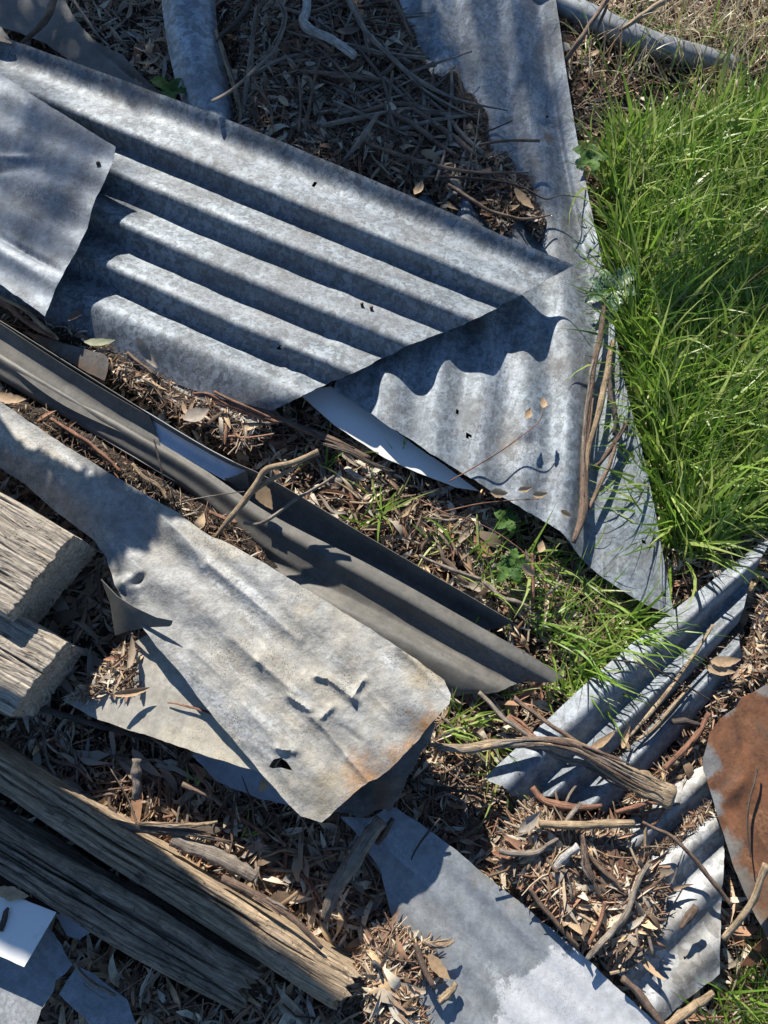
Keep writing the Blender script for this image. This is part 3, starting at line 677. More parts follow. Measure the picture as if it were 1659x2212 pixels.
# --- pale sheet running off the bottom
zl0 = plane((800, 1780, .044), (1400, 2212, .055), (950, 2212, .046))
_a, _b = np.array(W2(854, 1744)), np.array(W2(1419, 2212)); _dl = (_b-_a)/np.linalg.norm(_b-_a); _nl = np.array([_dl[1], -_dl[0]]); _al = _a
def zL(x, y):
    v = -((x-_al[0])*_nl[0]+(y-_al[1])*_nl[1]); 
    return zl0(x, y)+.0012*np.cos(v/.055*2*np.pi)+.002*fbm(x*7, y*7, 91)+gauss(x, y, 1130, 2010, .05, .16, .012, R(-41), .004)
L_ = patch('pale_sheet', [(735, 1765), (800, 1768), (832, 1745), (854, 1744), (890, 1768), (929, 1794), (980, 1832), (1029, 1874), (1129, 1954), (1254, 2059), (1329, 2129), (1430, 2220), (1500, 2300), (960, 2300), (925, 2200), (880, 2110), (848, 1990), (822, 1880), (770, 1800)],
           zL, MSHEETL, res=.0055, seed=28, jit=1.2)
tag(L_, 'pale galvanised sheet with white paint smears running off the bottom edge', 'metal sheet')
zl2 = plane((870, 2110, .04), (960, 2212, .043), (900, 2212, .04))
L2 = patch('scrap_of_zinc', [(868, 2112), (900, 2098), (950, 2120), (1000, 2230), (940, 2290), (905, 2190)], lambda x, y: zl2(x, y)+.002*fbm(x*9, y*9, 92), MBLUE, seed=29, jit=3)
tag(L2, 'torn bluish zinc scrap in the litter left of the pale sheet', 'metal scrap')

# --- white, grey and blue sheets in the bottom left corner
zj = plane((0, 1990, .082), (122, 1971, .082), (52, 2089, .088))
J_ = patch('white_sheet', [(-60, 1925), (30, 1935), (122, 1971), (88, 2028), (52, 2089), (0, 2066), (-60, 2040)], lambda x, y: zj(x, y)+.001*fbm(x*7, y*7, 93), MWHITE, seed=30, jit=.5)
tag(J_, 'bright white painted sheet at the lower left edge', 'panel')
zk = plane((0, 2120, .05), (150, 2085, .046), (75, 2212, .055))
K1 = patch('grey_scrap_sheet', [(-60, 2020), (60, 2010), (105, 1996), (158, 2084), (140, 2105), (122, 2118), (116, 2140), (98, 2164), (86, 2190), (60, 2260), (-60, 2300)],
           lambda x, y: zk(x, y)+.003*fbm(x*9, y*9, 94), MSHEETL, seed=31, jit=2.5)
tag(K1, 'grey sheet under the white sheet in the bottom left corner', 'metal sheet')
zk2 = plane((127, 2146, .05), (165, 2089, .045), (270, 2170, .04))
K2 = patch('blue_grey_scrap_sheet', [(166, 2087), (205, 2105), (240, 2135), (275, 2160), (300, 2230), (280, 2290), (250, 2270), (195, 2212), (127, 2147)], lambda x, y: zk2(x, y)+.002*fbm(x*9, y*9, 95), MSHEETL, seed=32)
tag(K2, 'blue-grey square-cut sheet at the bottom edge beside the grey one', 'metal sheet')
zk3 = plane((130, 1980, .036), (190, 2010, .036), (150, 2030, .036))
K3 = patch('sliver_of_zinc', [(118, 1975), (140, 1972), (200, 2012), (172, 2030), (145, 2022)], lambda x, y: zk3(x, y)+.002*fbm(x*9, y*9, 96), MBLUE, seed=33)
tag(K3, 'shaded zinc sliver between the white sheet and the dark beam', 'metal scrap')

# ================================================================== timbers
def timber(name, label, e0, e1, f0, f1, ztop, depth, mat, rnd=.012, grain=.0022, cracks=7, cdepth=.010, rag=.012, seed=1, ns=240, nt=220, wobble=.006, tilt=0.0):
    E0, E1, F0, F1 = (at(p[0], p[1], ztop) for p in (e0, e1, f0, f1))
    Ec, Fcn = (E0+E1)/2, (F0+F1)/2
    X = (Fcn-Ec)[:2]; Ln = np.linalg.norm(X); X /= Ln; Y = np.array([-X[1], X[0]])
    M = Matrix(((X[0], Y[0], 0, Ec[0]), (X[1], Y[1], 0, Ec[1]), (0, 0, 1, ztop-depth), (0, 0, 0, 1)))
    loc = lambda p: ((p[:2]-Ec[:2])@X, (p[:2]-Ec[:2])@Y)
    (xe0, ye0), (xe1, ye1), (xf0, yf0), (xf1, yf1) = map(loc, (E0, E1, F0, F1))
    if ye0 > ye1: xe0, ye0, xe1, ye1, xf0, yf0, xf1, yf1 = xe1, ye1, xe0, ye0, xf1, yf1, xf0, yf0
    # ring in unit square coordinates: a across (0..1), h up (0..depth)
    w = ye1-ye0; per = 2*(w+depth)
    u = np.linspace(0, 1, nt, endpoint=False)*per
    a = np.where(u < w, u/w, np.where(u < w+depth, 1, np.where(u < 2*w+depth, 1-(u-w-depth)/w, 0)))
    h = np.where(u < w, depth, np.where(u < w+depth, depth-(u-w), np.where(u < 2*w+depth, 0, u-2*w-depth)))
    na = np.where(u < w, 0, np.where(u < w+depth, 1., np.where(u < 2*w+depth, 0, -1.))); nh = np.where(u < w, 1., np.where(u < w+depth, 0, np.where(u < 2*w+depth, -1., 0)))
    ya = a*w; cx = np.clip(ya, rnd, w-rnd); ch = np.clip(h, rnd, depth-rnd)
    dx, dh = ya-cx, h-ch; q = np.hypot(dx, dh); k = np.where(q > rnd*.3, rnd/np.maximum(q, 1e-9), 1)
    corner = (np.abs(dx) > 1e-9) & (np.abs(dh) > 1e-9)
    k = np.where(corner, rnd/np.maximum(q, 1e-9), 1)
    ya, h = cx+dx*k, ch+dh*k
    na = np.where(corner, dx/np.maximum(q, 1e-9), na); nh = np.where(corner, dh/np.maximum(q, 1e-9), nh)
    av = ya/w
    s = np.linspace(0, 1, ns)[:, None]**1.0
    rg = np.random.default_rng(seed)
    SL = s*Ln
    D_ = grain*2*fbm(SL*7, u[None]*230+0*SL, seed, 2)+grain*1.2*fbm(SL*22, u[None]*420+0*SL, seed+1, 2)+wobble*fbm(SL*5, u[None]*14+0*SL, seed+2, 2)
    for c in range(cracks):
        u0 = rg.uniform(.03*w, .97*w) if c < cracks*.7 else rg.uniform(0, per)
        wid = rg.uniform(.0009, .0022); L0 = rg.uniform(-.1, .8)*Ln; L1 = L0+rg.uniform(.25, .9)*Ln
        path = u0+.012*fbm(SL*5, 0*SL+c, seed+30+c, 3)
        m = np.clip((SL-L0)/.05, 0, 1)*np.clip((L1-SL)/.05, 0, 1)
        D_ = D_-cdepth*rg.uniform(.5, 1.2)*m*np.exp(-((u[None]-path)/wid)**2)
    rg_ = rag*(2*np.abs(vn(u*60, 0*u, seed+7))+1.4*vn(u*190, 0*u, seed+8))
    x0 = xe0+(xe1-xe0)*av+rg_; x1 = xf0+(xf1-xf0)*av
    y0 = ye0+(ye1-ye0)*av; y1 = yf0+(yf1-yf0)*av
    Xg = x0*(1-s)+x1*s; Yg = y0*(1-s)+y1*s+na*D_; Zg = h+nh*D_+0*s
    G = np.stack([Xg, Yg, Zg], -1)
    # end cap: rings shrinking to the centre, with rough end grain
    caps = []
    for side, g0 in ((0, G[0]), (1, G[-1])):
        cen = g0.mean(0); rings = []
        for t in (.97, .9, .78, .62, .45, .28, .12):
            r = cen+(g0-cen)*t
            dpt = (1-t)*.004+(.004)*fbm(r[:, 1]*120, r[:, 2]*60, seed+40, 3)
            r[:, 0] = r[:, 0]*.7+cen[0]*.3+(dpt if side == 0 else -dpt)
            rings.append(r)
        caps.append(rings)
    rows = caps[0][::-1]+list(G)+caps[1]
    A_ = np.array(rows); nr = len(A_); idx = np.arange(nr*nt).reshape(nr, nt)
    Q = np.stack([idx[:-1], np.roll(idx[:-1], -1, 1), np.roll(idx[1:], -1, 1), idx[1:]], -1).reshape(-1, 4)
    Fl = Q.tolist()+[idx[0].tolist(), idx[-1][::-1].tolist()]
    V = A_.reshape(-1, 3)
    Mw = np.array(M); Vw = V@Mw[:3, :3].T+Mw[:3, 3]
    o = mesh_obj(name, Vw, Fl, mat, M=M)
    bm = bmesh.new(); bm.from_mesh(o.data); bmesh.ops.recalc_face_normals(bm, faces=bm.faces); bm.to_mesh(o.data); bm.free()
    return tag(o, label, 'timber')
H1 = timber('timber_block', 'sunlit weathered sleeper end at the left edge, upper of the two', (160, 1156), (14, 1333), (-330, 860), (-460, 1040), .168, .100, MTIMB, .010, .0010, 16, .008, .003, 3, ns=220, nt=420)
H2 = timber('timber_block', 'lower weathered sleeper end at the left edge with a knot hole', (140, 1392), (22, 1546), (-330, 1120), (-460, 1270), .142, .085, MTIMB, .010, .0010, 16, .008, .003, 5, ns=220, nt=420)
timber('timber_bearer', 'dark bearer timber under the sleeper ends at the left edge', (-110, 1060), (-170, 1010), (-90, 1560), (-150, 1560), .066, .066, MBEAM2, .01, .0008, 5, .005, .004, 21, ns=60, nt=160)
I1 = timber('timber_beam', 'brown weathered beam half in sun, crossing the lower left', (782, 2114), (724, 2186), (-90, 1570), (-148, 1630), .082, .085, MBEAM, .014, .0006, 14, .006, .010, 8, ns=260, nt=420, wobble=.005)
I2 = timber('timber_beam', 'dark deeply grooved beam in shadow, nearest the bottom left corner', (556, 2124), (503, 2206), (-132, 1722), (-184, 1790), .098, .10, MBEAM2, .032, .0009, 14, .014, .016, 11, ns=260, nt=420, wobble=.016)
#__PART3__
# ================================================================== scattered pieces
def rotmats(yaw, pitch, roll):
    cy, sy, cp, sp, cr, sr = np.cos(yaw), np.sin(yaw), np.cos(pitch), np.sin(pitch), np.cos(roll), np.sin(roll)
    Mx = np.empty((len(yaw), 3, 3))
    Mx[:, 0, 0] = cy*cp; Mx[:, 0, 1] = cy*sp*sr-sy*cr; Mx[:, 0, 2] = cy*sp*cr+sy*sr
    Mx[:, 1, 0] = sy*cp; Mx[:, 1, 1] = sy*sp*sr+cy*cr; Mx[:, 1, 2] = sy*sp*cr-cy*sr
    Mx[:, 2, 0] = -sp; Mx[:, 2, 1] = cp*sr; Mx[:, 2, 2] = cp*cr
    return Mx
def leaf_shape(w, bend, curl, twist, hook, nseg=6, seed=0):
    t = np.linspace(0, 1, nseg+1); rg = np.random.default_rng(seed)
    ang = bend*(t-.5); yaw = hook*(t-.5)
    X = np.cumsum(np.r_[0, np.cos(ang[:-1])*np.cos(yaw[:-1])])/nseg; Z = np.cumsum(np.r_[0, np.sin(ang[:-1])])/nseg; Y = np.cumsum(np.r_[0, np.sin(yaw[:-1])])/nseg
    prof = w*np.clip(np.sin(np.pi*np.clip(t*.94+.03, 0, 1)**.8), .05, 1)*(1+.15*rg.uniform(-1, 1, nseg+1))
    V = []
    for i in range(nseg+1):
        th = twist*(t[i]-.5)
        for sgn in (-1, 0, 1):
            y = sgn*prof[i]*math.cos(curl)*.5; z = abs(sgn)*prof[i]*math.sin(curl)*.5
            V.append((X[i]-.5, Y[i]+y*math.cos(th)-z*math.sin(th), Z[i]+y*math.sin(th)+z*math.cos(th)))
    V = np.array(V); V[:, 1:] -= V[:, 1:].mean(0)
    Fc = [[i*3+j, (i+1)*3+j, (i+1)*3+j+1, i*3+j+1] for i in range(nseg) for j in range(2)]
    return V, np.array(Fc)
LEAVES = [leaf_shape(rng.uniform(.11, .30), rng.uniform(-2.2, 2.2), rng.uniform(-.9, 1.1), rng.uniform(-1.8, 1.8), rng.uniform(-1.1, 1.1), 6, k) for k in range(22)]
def twig_shape(seed):
    rg = np.random.default_rng(seed); n = 5
    P = np.c_[np.linspace(-.5, .5, n), np.cumsum(rg.normal(0, .035, n)), np.cumsum(rg.normal(0, .02, n))]
    V, Fc = tube_geo(P, np.array([1, .95, .9, .8, .6])*rg.uniform(.014, .03), 4, rg.uniform(.4, 1), .15, seed)
    return V, np.array([f for f in Fc[:-2]])
TWIGS = [twig_shape(k) for k in range(14)]
BARKS = [leaf_shape(rng.uniform(.10, .22), rng.uniform(-.6, .6), rng.uniform(.2, 1.1), rng.uniform(-.5, .5), rng.uniform(-.4, .4), 4, 60+k) for k in range(8)]
def bit_shape(seed):
    rg = np.random.default_rng(seed); V = np.array([(-.5, -.22, 0), (.0, -.3, .1), (.5, -.1, 0), (.42, .22, .12), (-.1, .28, -.06), (-.5, .15, .05)])*[1, rg.uniform(.5, 1.4), 1]+rg.normal(0, .06, (6, 3))
    return V, np.array([[0, 1, 4, 5], [1, 2, 3, 4]])
BITS = [bit_shape(k) for k in range(12)]

PAL_LEAF = np.array([(.36, .31, .25), (.43, .385, .32), (.29, .215, .155), (.17, .12, .085), (.42, .31, .20), (.10, .072, .053), (.34, .32, .295), (.22, .13, .085), (.46, .42, .345)])*1.38*np.array([1.03, 1, .93])
PAL_TWIG = np.array([(.17, .105, .07), (.23, .155, .11), (.28, .22, .17), (.12, .08, .06), (.33, .28, .22), (.20, .115, .08), (.09, .065, .05)])*1.3*np.array([1.06, 1, .92])
PAL_BIT = np.array([(.10, .07, .05), (.18, .13, .095), (.26, .20, .15), (.06, .045, .035), (.32, .26, .19), (.14, .09, .06)])*1.2
def scatter_geo(shapes, pos, Rm, sc, pal, var=.18):
    """joined geometry of many small pieces"""
    Vs, Fs, Cs, o = [], [], [], 0
    which = rng.integers(0, len(shapes), len(pos))
    for k, (V, Fc) in enumerate(shapes):
        i = np.where(which == k)[0]
        if not len(i): continue
        P = np.einsum('nij,vj->nvi', Rm[i], V)*sc[i][:, None, None]+pos[i][:, None, :]
        nv = len(V); Vs.append(P.reshape(-1, 3))
        Fs.append((Fc[None]+(np.arange(len(i))*nv)[:, None, None]).reshape(-1, Fc.shape[1])+o); o += len(i)*nv
        c = pal[rng.integers(0, len(pal), len(i))]*rng.uniform(1-var, 1+var, (len(i), 1)); Cs.append(np.repeat(c, nv, 0))
    return np.vstack(Vs), np.vstack(Fs), np.vstack(Cs)
def big_mesh(name, parts, mat, kind='stuff', parent=None, smooth=False):
    V = np.vstack([p[0] for p in parts]); o = 0; loops, starts, tot, pos = [], [], [], 0
    C = np.vstack([p[2] for p in parts])
    for p in parts:
        Fc = p[1]+o; o += len(p[0]); k = Fc.shape[1]
        loops.append(Fc.ravel()); starts.append(pos+np.arange(len(Fc))*k); tot.append(np.full(len(Fc), k)); pos += Fc.size
    loops, starts, tot = np.concatenate(loops), np.concatenate(starts), np.concatenate(tot)
    me = bpy.data.meshes.new(name)
    me.vertices.add(len(V)); me.vertices.foreach_set('co', V.astype(np.float32).ravel())
    me.loops.add(len(loops)); me.loops.foreach_set('vertex_index', loops.astype(np.int32))
    me.polygons.add(len(starts)); me.polygons.foreach_set('loop_start', starts.astype(np.int32))
    a = me.color_attributes.new('Col', 'FLOAT_COLOR', 'POINT'); a.data.foreach_set('color', np.c_[C, np.ones(len(C))].astype(np.float32).ravel())
    me.update(calc_edges=True); me.validate()
    if smooth: me.shade_smooth()
    me.materials.append(mat)
    ob = bpy.data.objects.new(name, me); COL.objects.link(ob)
    if parent: ob.parent = parent
    if kind: ob['kind'] = kind
    return ob

# where the ground is under sheets and need not be strewn
COVER = [
 [(0, 170), (250, 262), (700, 375), (1190, 575), (1000, 690), (640, 850), (500, 850), (300, 760), (0, 560)],
 [(900, 0), (1180, 0), (1230, 300), (1290, 620), (1330, 850), (1430, 1300), (1220, 1170), (1000, 1010), (760, 830), (900, 500)],
 [(0, 900), (380, 1130), (950, 1490), (690, 1740), (400, 1440), (200, 1160), (0, 990)], [(-60, 700), (560, 1040), (1080, 1350), (1150, 1450), (600, 1180), (-60, 800)], [(560, 1110), (1000, 1332), (1200, 1455), (1060, 1490), (960, 1500), (560, 1280)],
 [(850, 1770), (1000, 1870), (1430, 2230), (980, 2230), (870, 2000)], [(-60, 1700), (40, 1690), (760, 2110), (720, 2180), (480, 2040)], [(-60, 1790), (550, 2110), (500, 2190), (-60, 1900)],
 [(-60, 1080), (150, 1165), (-60, 1330)], [(1540, 1610), (1660, 1500), (1660, 2000), (1560, 1760)]]
def scatter_positions(n, region=None, extra=70):
    if region is None: px = rng.uniform(-extra, 1659+extra, n*2); py = rng.uniform(-extra, 2212+extra, n*2)
    else:
        q = np.array(region); px = rng.uniform(q[:, 0].min(), q[:, 0].max(), n*4+20); py = rng.uniform(q[:, 1].min(), q[:, 1].max(), n*4+20)
    ok = np.ones(len(px), bool)
    if region is not None: ok = inside(px, py, region)
    else:
        for c in COVER: ok &= ~inside(px, py, c)
    return px[ok][:n], py[ok][:n]
def world(px, py, zf, it=5):
    z = np.full(len(px), .03)
    for _ in range(it):
        p = at(px, py, z); z = zf(p[:, 0], p[:, 1])
    return at(px, py, z)
GRASSY = [(1240, 100), (1700, 60), (1700, 1180), (1480, 1300), (1420, 1100), (1350, 830), (1310, 590)]
def litter(name, regions, zf, depth, n_leaf, n_twig, n_bit, n_bark, size=1.0, pal_shift=1.0, fade=None):
    parts = []
    for shapes, n, s0, s1, pal, tilt, lift in ((LEAVES, n_leaf, .020, .092, PAL_LEAF, .22, .006), (TWIGS, n_twig, .02, .13, PAL_TWIG, .07, .004), (BITS, n_bit, .003, .013, PAL_BIT, .5, .002), (BARKS, n_bark, .03, .14, PAL_TWIG*1.25, .10, .005)):
        if not n: continue
        P = []
        for rgn in regions:
            x, y = scatter_positions(n, rgn)
            P.append(world(x, y, zf))
        P = np.vstack(P)
        if len(P) > n: P = P[rng.permutation(len(P))[:n]]
        if shapes is not BITS:                       # leaves and twigs gather in drifts, with finer crumbs between them
            c_ = fbm(P[:, 0]*7+(3 if shapes is TWIGS else 0), P[:, 1]*7, 77 if shapes is LEAVES else 78, 3)
            P = P[rng.uniform(0, 1, len(P)) < np.clip(.62+1.5*c_, .12, 1)]
        k = len(P); d = rng.uniform(0, 1, k)**.7
        P[:, 2] += depth(P[:, 0], P[:, 1])*d+lift*rng.uniform(0, 1, k)
        Rm = rotmats(rng.uniform(0, 2*np.pi, k), rng.normal(0, tilt, k), rng.normal(0, tilt*1.5, k))
        sc = (s0+(s1-s0)*rng.beta(1.3, 3.0, k))*size
        if fade is not None: sc = sc*(.3+.7*fade(P[:, 0], P[:, 1], P[:, 2]))
        parts.append(scatter_geo(shapes, P, Rm, sc, pal*pal_shift))
    return big_mesh(name, parts, MLITTER)
litter('leaf_litter', [None], ground_z, litter_h, 14500, 10500, 42000, 1900)

# litter lying on top of sheets, each heap on a low mound of soil
def heap(name, label, region, zf, h, n, seed, noise_scale=9, size=1.0, shift=1.0):
    P0 = np.array(region, float)
    def edge_fade(x, y, z):
        p = proj(np.stack([x, y, z], -1)); d = np.full(len(x), 1e9)
        for i in range(len(P0)):
            a, b = P0[i], P0[(i+1) % len(P0)]; ab = b-a
            t = np.clip(((p-a)@ab)/(ab@ab), 0, 1); d = np.minimum(d, np.linalg.norm(p-a-t[:, None]*ab, axis=1))
        ins = inside(p[:, 0], p[:, 1], region)
        return np.where(ins, np.clip(d/45, 0, 1), 0)
    def zz(x, y):
        x, y = np.asarray(x), np.asarray(y); z0 = zf(x, y); return z0-.003+(h*(1+.9*fbm(x*noise_scale, y*noise_scale, seed)))*edge_fade(x, y, z0)**.7
    m = patch('soil_mound', region, zz, MSOIL, res=.011, jit=5, seed=seed, thick=False); tag(m, kind='structure')
    litter(name, [region], zz, lambda x, y: .007+0*x, *n, size=size, fade=edge_fade, pal_shift=shift)
    return zz
def zD_(x, y):
    return np.full(np.shape(x), .060)
RD = [(770, -60), (850, -60), (862, 0), (905, 95), (935, 165), (985, 152), (1002, 190), (1045, 235), (1060, 250), (1052, 300), (1062, 335), (1090, 330), (1105, 345), (1112, 370), (1140, 380), (1160, 430), (1182, 480), (1166, 528), (1140, 500), (1120, 470), (1098, 520), (1065, 505), (1040, 465), (1005, 425), (985, 465), (960, 470), (925, 420), (880, 440), (800, 400), (690, 380), (560, 330), (500, 280), (520, 100), (470, -60)]
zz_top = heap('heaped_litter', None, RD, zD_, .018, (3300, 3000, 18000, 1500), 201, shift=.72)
RN = [(1070, 1860), (1100, 1770), (1150, 1722), (1240, 1770), (1330, 1770), (1360, 1800), (1345, 1835), (1395, 1855), (1432, 1880), (1420, 1950), (1425, 1990), (1400, 2030), (1370, 2070), (1345, 2090), (1290, 2060), (1200, 1980)]
zz_low = heap('heaped_litter', None, RN, lambda x, y: np.full(np.shape(x), .050), .014, (2600, 1900, 14000, 700), 202)
RL = [(820, 1980), (850, 1985), (872, 2008), (915, 2026), (932, 2050), (945, 2080), (962, 2115), (930, 2130), (905, 2110), (885, 2098), (900, 2150), (940, 2230), (800, 2230), (760, 2100), (780, 2040)]
RS = [(1405, 1832), (1528, 1728), (1545, 1752), (1475, 1808), (1425, 1848)]
heap('heaped_litter', None, RS, lambda x, y: np.full(np.shape(x), .044), .006, (60, 120, 700, 30), 206, size=.7)
RG = [(140, 1512), (215, 1440), (288, 1368), (300, 1415), (297, 1462), (318, 1486), (272, 1500), (235, 1500), (185, 1520)]
heap('heaped_litter', None, RG, zG, .006, (330, 200, 900, 60), 210)
RV = [(1600, 1345), (1455, 1490), (1296, 1645), (1312, 1664), (1470, 1514), (1606, 1374)]
heap('heaped_litter', None, RV, lambda x, y: np.full(np.shape(x), .041), .007, (70, 130, 900, 30), 209, size=.6)
RE = [(-60, 822), (50, 868), (110, 890), (220, 958), (300, 1006), (385, 1062), (490, 1118), (560, 1180), (600, 1230), (520, 1196), (440, 1152), (385, 1108), (250, 1030), (120, 948), (0, 866), (-60, 835)]
heap('heaped_litter', None, RE, lambda x, y: np.full(np.shape(x), .036), .008, (420, 520, 2200, 160), 207)
RA = [(95, 690), (180, 705), (250, 748), (345, 806), (400, 840), (480, 872), (560, 905), (600, 930), (540, 990), (440, 940), (330, 876), (236, 815), (160, 745), (80, 715), (-60, 640), (-60, 610), (40, 650)]
heap('heaped_litter', None, RA, lambda x, y: np.full(np.shape(x), .038), .012, (420, 480, 2200, 120), 208)
heap('heaped_litter', None, RL, lambda x, y: np.full(np.shape(x), .043), .012, (500, 500, 4200, 120), 203)
RM_ = [(1640, 1290), (1660, 1270), (1660, 1460), (1560, 1530), (1525, 1600), (1520, 1680), (1440, 1720), (1380, 1760), (1300, 1750), (1390, 1690), (1500, 1580), (1540, 1500), (1600, 1420)]
heap('heaped_litter', None, RM_, lambda x, y: np.full(np.shape(x), .03), .012, (700, 900, 3500, 200), 204)

# --- single leaves that show on top of the litter
LEAF_MESH = []
for k, (V, Fc) in enumerate(LEAVES[:16]):
    me = bpy.data.meshes.new('dry_leaf'); me.from_pydata(V.tolist(), [], Fc.tolist()); me.materials.append(MLEAF); me.shade_smooth(); LEAF_MESH.append(me)
LEAF_LOOK = [('narrow' if np.ptp(V[:, 1]) < .30 else 'broad')+' '+('curled' if np.ptp(V[:, 2]) > .26 else 'flattish') for V, _ in LEAVES[:16]]
def lie(a):
    a = a % math.pi; return 'crosswise' if a < .6 or a > math.pi-.6 else ('upright' if abs(a-math.pi/2) < .6 else ('rising' if a < math.pi/2 else 'falling'))
def single_leaves(n, region, zf, top, label, group, s=(.05, .085)):
    x, y = scatter_positions(n*3, region, 0); x, y = x[:n], y[:n]
    if not len(x): return
    P = world(x, y, zf)
    for p in P:
        li = rng.integers(0, 16); o = bpy.data.objects.new('dry_leaf', LEAF_MESH[li]); COL.objects.link(o)
        o.location = (p[0], p[1], p[2]+top+rng.uniform(0, .004)); o.rotation_euler = (rng.normal(0, .3), rng.normal(0, .22), rng.uniform(0, 6.28))
        k = rng.uniform(*s); o.scale = (k, k*rng.uniform(.8, 1.2), k)
        tag(o, LEAF_LOOK[li]+' '+label+', '+lie(o.rotation_euler.z), 'leaf', group)
gl = lambda x, y: ground_z(x, y)+litter_h(x, y)
single_leaves(46, [(520, 0), (850, 0), (900, 150), (1000, 220), (1040, 380), (900, 400), (620, 320), (540, 250)], zz_top, .008, 'dry leaf in the shaded litter above the big corrugated sheet', 'dry leaves in the top middle litter')
single_leaves(26, [(200, 20), (345, 20), (370, 190), (280, 100), (170, 30)], gl, .004, 'dry gum leaf in the shaded litter beside the brown sheet', 'dry leaves by the brown sheet')
single_leaves(30, [(110, 690), (250, 745), (370, 825), (560, 900), (540, 980), (400, 910), (240, 810)], gl, .004, 'dry leaf in the sunlit strip between corrugated sheet and channel', 'dry leaves above the charcoal channel')
single_leaves(26, [(0, 840), (200, 970), (420, 1100), (560, 1190), (500, 1160), (300, 1040), (0, 870)], gl, .004, 'dry leaf in the litter gap between channel and battered sheet', 'dry leaves in the gap beside the battered sheet')
single_leaves(40, [(190, 1190), (240, 1300), (300, 1400), (270, 1480), (150, 1520), (60, 1570), (130, 1440), (130, 1300)], gl, .004, 'dry gum leaf in dark shade beside the sleeper ends', 'dry leaves beside the sleeper ends')
single_leaves(44, [(0, 1570), (230, 1590), (450, 1690), (640, 1790), (830, 1790), (800, 1990), (740, 2060), (560, 1930), (250, 1750), (60, 1640)], gl, .004, 'dry leaf in the litter between cream sheet and brown beam', 'dry leaves above the brown beam')
single_leaves(26, [(680, 1080), (1000, 1130), (1200, 1230), (1260, 1330), (1080, 1310), (830, 1150)], gl, .004, 'dry gum leaf under thin grass in the middle of the scene', 'dry leaves among the middle grass')
single_leaves(44, [(1080, 1800), (1300, 1780), (1450, 1900), (1400, 2080), (1320, 2080), (1150, 1930)], zz_low, .008, 'dry pale leaf in the sunny litter beside the bright corrugated sheet', 'dry leaves on the bright corrugated sheet')

# ================================================================== sticks and bark
G0 = .032
stick('bark_strip', 'long curled bark strip making a loop at the top', 'bark', [(514, 286), (528, 215), (539, 140), (549, 60), (560, 15), (590, -8), (613, 22), (614, 55), (592, 105), (548, 152), (500, 195), (458, 219)], [8, 7, 6.5, 6, 6, 7, 6.5, 6, 5.5, 5.5], [.066, .085, .10, .11, .13, .14, .14, .13, .125, .12, .12, .115], MSTICKG, 10, .45, .1)
stick('branch', 'thick bent grey-white branch in the shaded top litter', 'branch', [(664, -30), (662, 20), (655, 45), (672, 66), (705, 80), (740, 101), (766, 121)], [13, 13, 14, 13, 12.5, 11.5], [.10, .10, .098, .10, .102, .104, .105], MSTICKW, 14, .9, .12, n=40)
stick('branch', 'long brown branch slanting across the top litter onto the long sheet', 'branch', [(742, -20), (790, 68), (832, 110), (895, 168), (985, 214), (1097, 239)], [8, 8.5, 7.5, 7, 5, 1.5], [.098, .098, .098, .095, .092, .085], MSTICKG, 9, .8)
stick('bark_strip', 'grey bark strip just below the long brown branch', 'bark', [(829, 168), (880, 215), (920, 238), (962, 247), (1046, 246)], [7, 7, 6, 5, 2], [.092, .092, .09, .088, .084], MSTICKG, 8, .6)
stick('stick', 'straight stick pointing right from the top litter, above the wavy one', 'stick', [(790, 310), (880, 340), (958, 362), (1040, 373), (1141, 372)], [5, 5.5, 5.5, 4.5, 2.5], [.098, .098, .096, .093, .088], MSTICK, 8, .8)
stick('stick', 'wavy dark twig reaching over to the edge of the long sheet', 'twig', [(893, 382), (1000, 384), (1085, 392), (1140, 410), (1178, 430), (1212, 422), (1250, 426)], [3.5, 3.5, 3, 3, 2.5, 2, 1], [.094, .094, .092, .09, .088, .088, .086], MSTICKD, 7)
stick('stick', 'curved bark stick over the litter tongues on the long sheet', 'stick', [(968, 398), (1010, 425), (1052, 452), (1095, 466), (1132, 473), (1193, 464)], [5, 5.5, 5, 4.5, 4, 1.5], [.09, .09, .089, .088, .086, .082], MSTICK, 8, .7)
stick('stick', 'short dark twig with a crisp shadow on the long sheet', 'twig', [(1035, 290), (1070, 277), (1107, 260)], [3, 2.5, 1.5], [.085, .09, .095], MSTICKD, 6)
stick('stick', 'upright grey stick, forked at its base, above the corrugated sheet', 'stick', [(814, 247), (795, 280), (770, 315), (722, 371)], [7, 7.5, 6, 5.5], [.115, .11, .10, .072], MSTICKG, 9)
stick('stick', 'long thin stick under the grey-white branch, slanting right', 'stick', [(720, 218), (770, 240), (830, 270), (880, 292)], [3.5, 4, 3.5, 2.5], [.098, .1, .098, .094], MSTICKG, 7)
stick('stick', 'thin upright stick left of centre in the top litter', 'stick', [(645, 165), (650, 220), (646, 280), (641, 330)], [3.5, 4, 4.5, 4.5], [.098, .098, .09, .066], MSTICK, 7)
stick('stick', 'thicker upright stick beside the thin one in the top litter', 'stick', [(692, 125), (678, 180), (668, 230), (658, 290), (655, 336)], [3, 4, 5, 5.5, 5], [.1, .1, .1, .088, .066], MSTICK, 8)
stick('bark_strip', 'narrow bark strip along the right side of the bowed strip', 'bark', [(465, 66), (478, 100), (492, 145), (508, 195), (520, 240), (516, 280)], [5, 6, 7, 6, 5, 4], [.09, .09, .09, .09, .085, .066], MSTICKT, 8, .4)
stick('stick', 'slender stick at the left of the top litter, crossing the bark loop', 'stick', [(545, 168), (565, 200), (585, 232), (590, 290)], [4, 4, 3.5, 2.5], .096, MSTICK, 7)
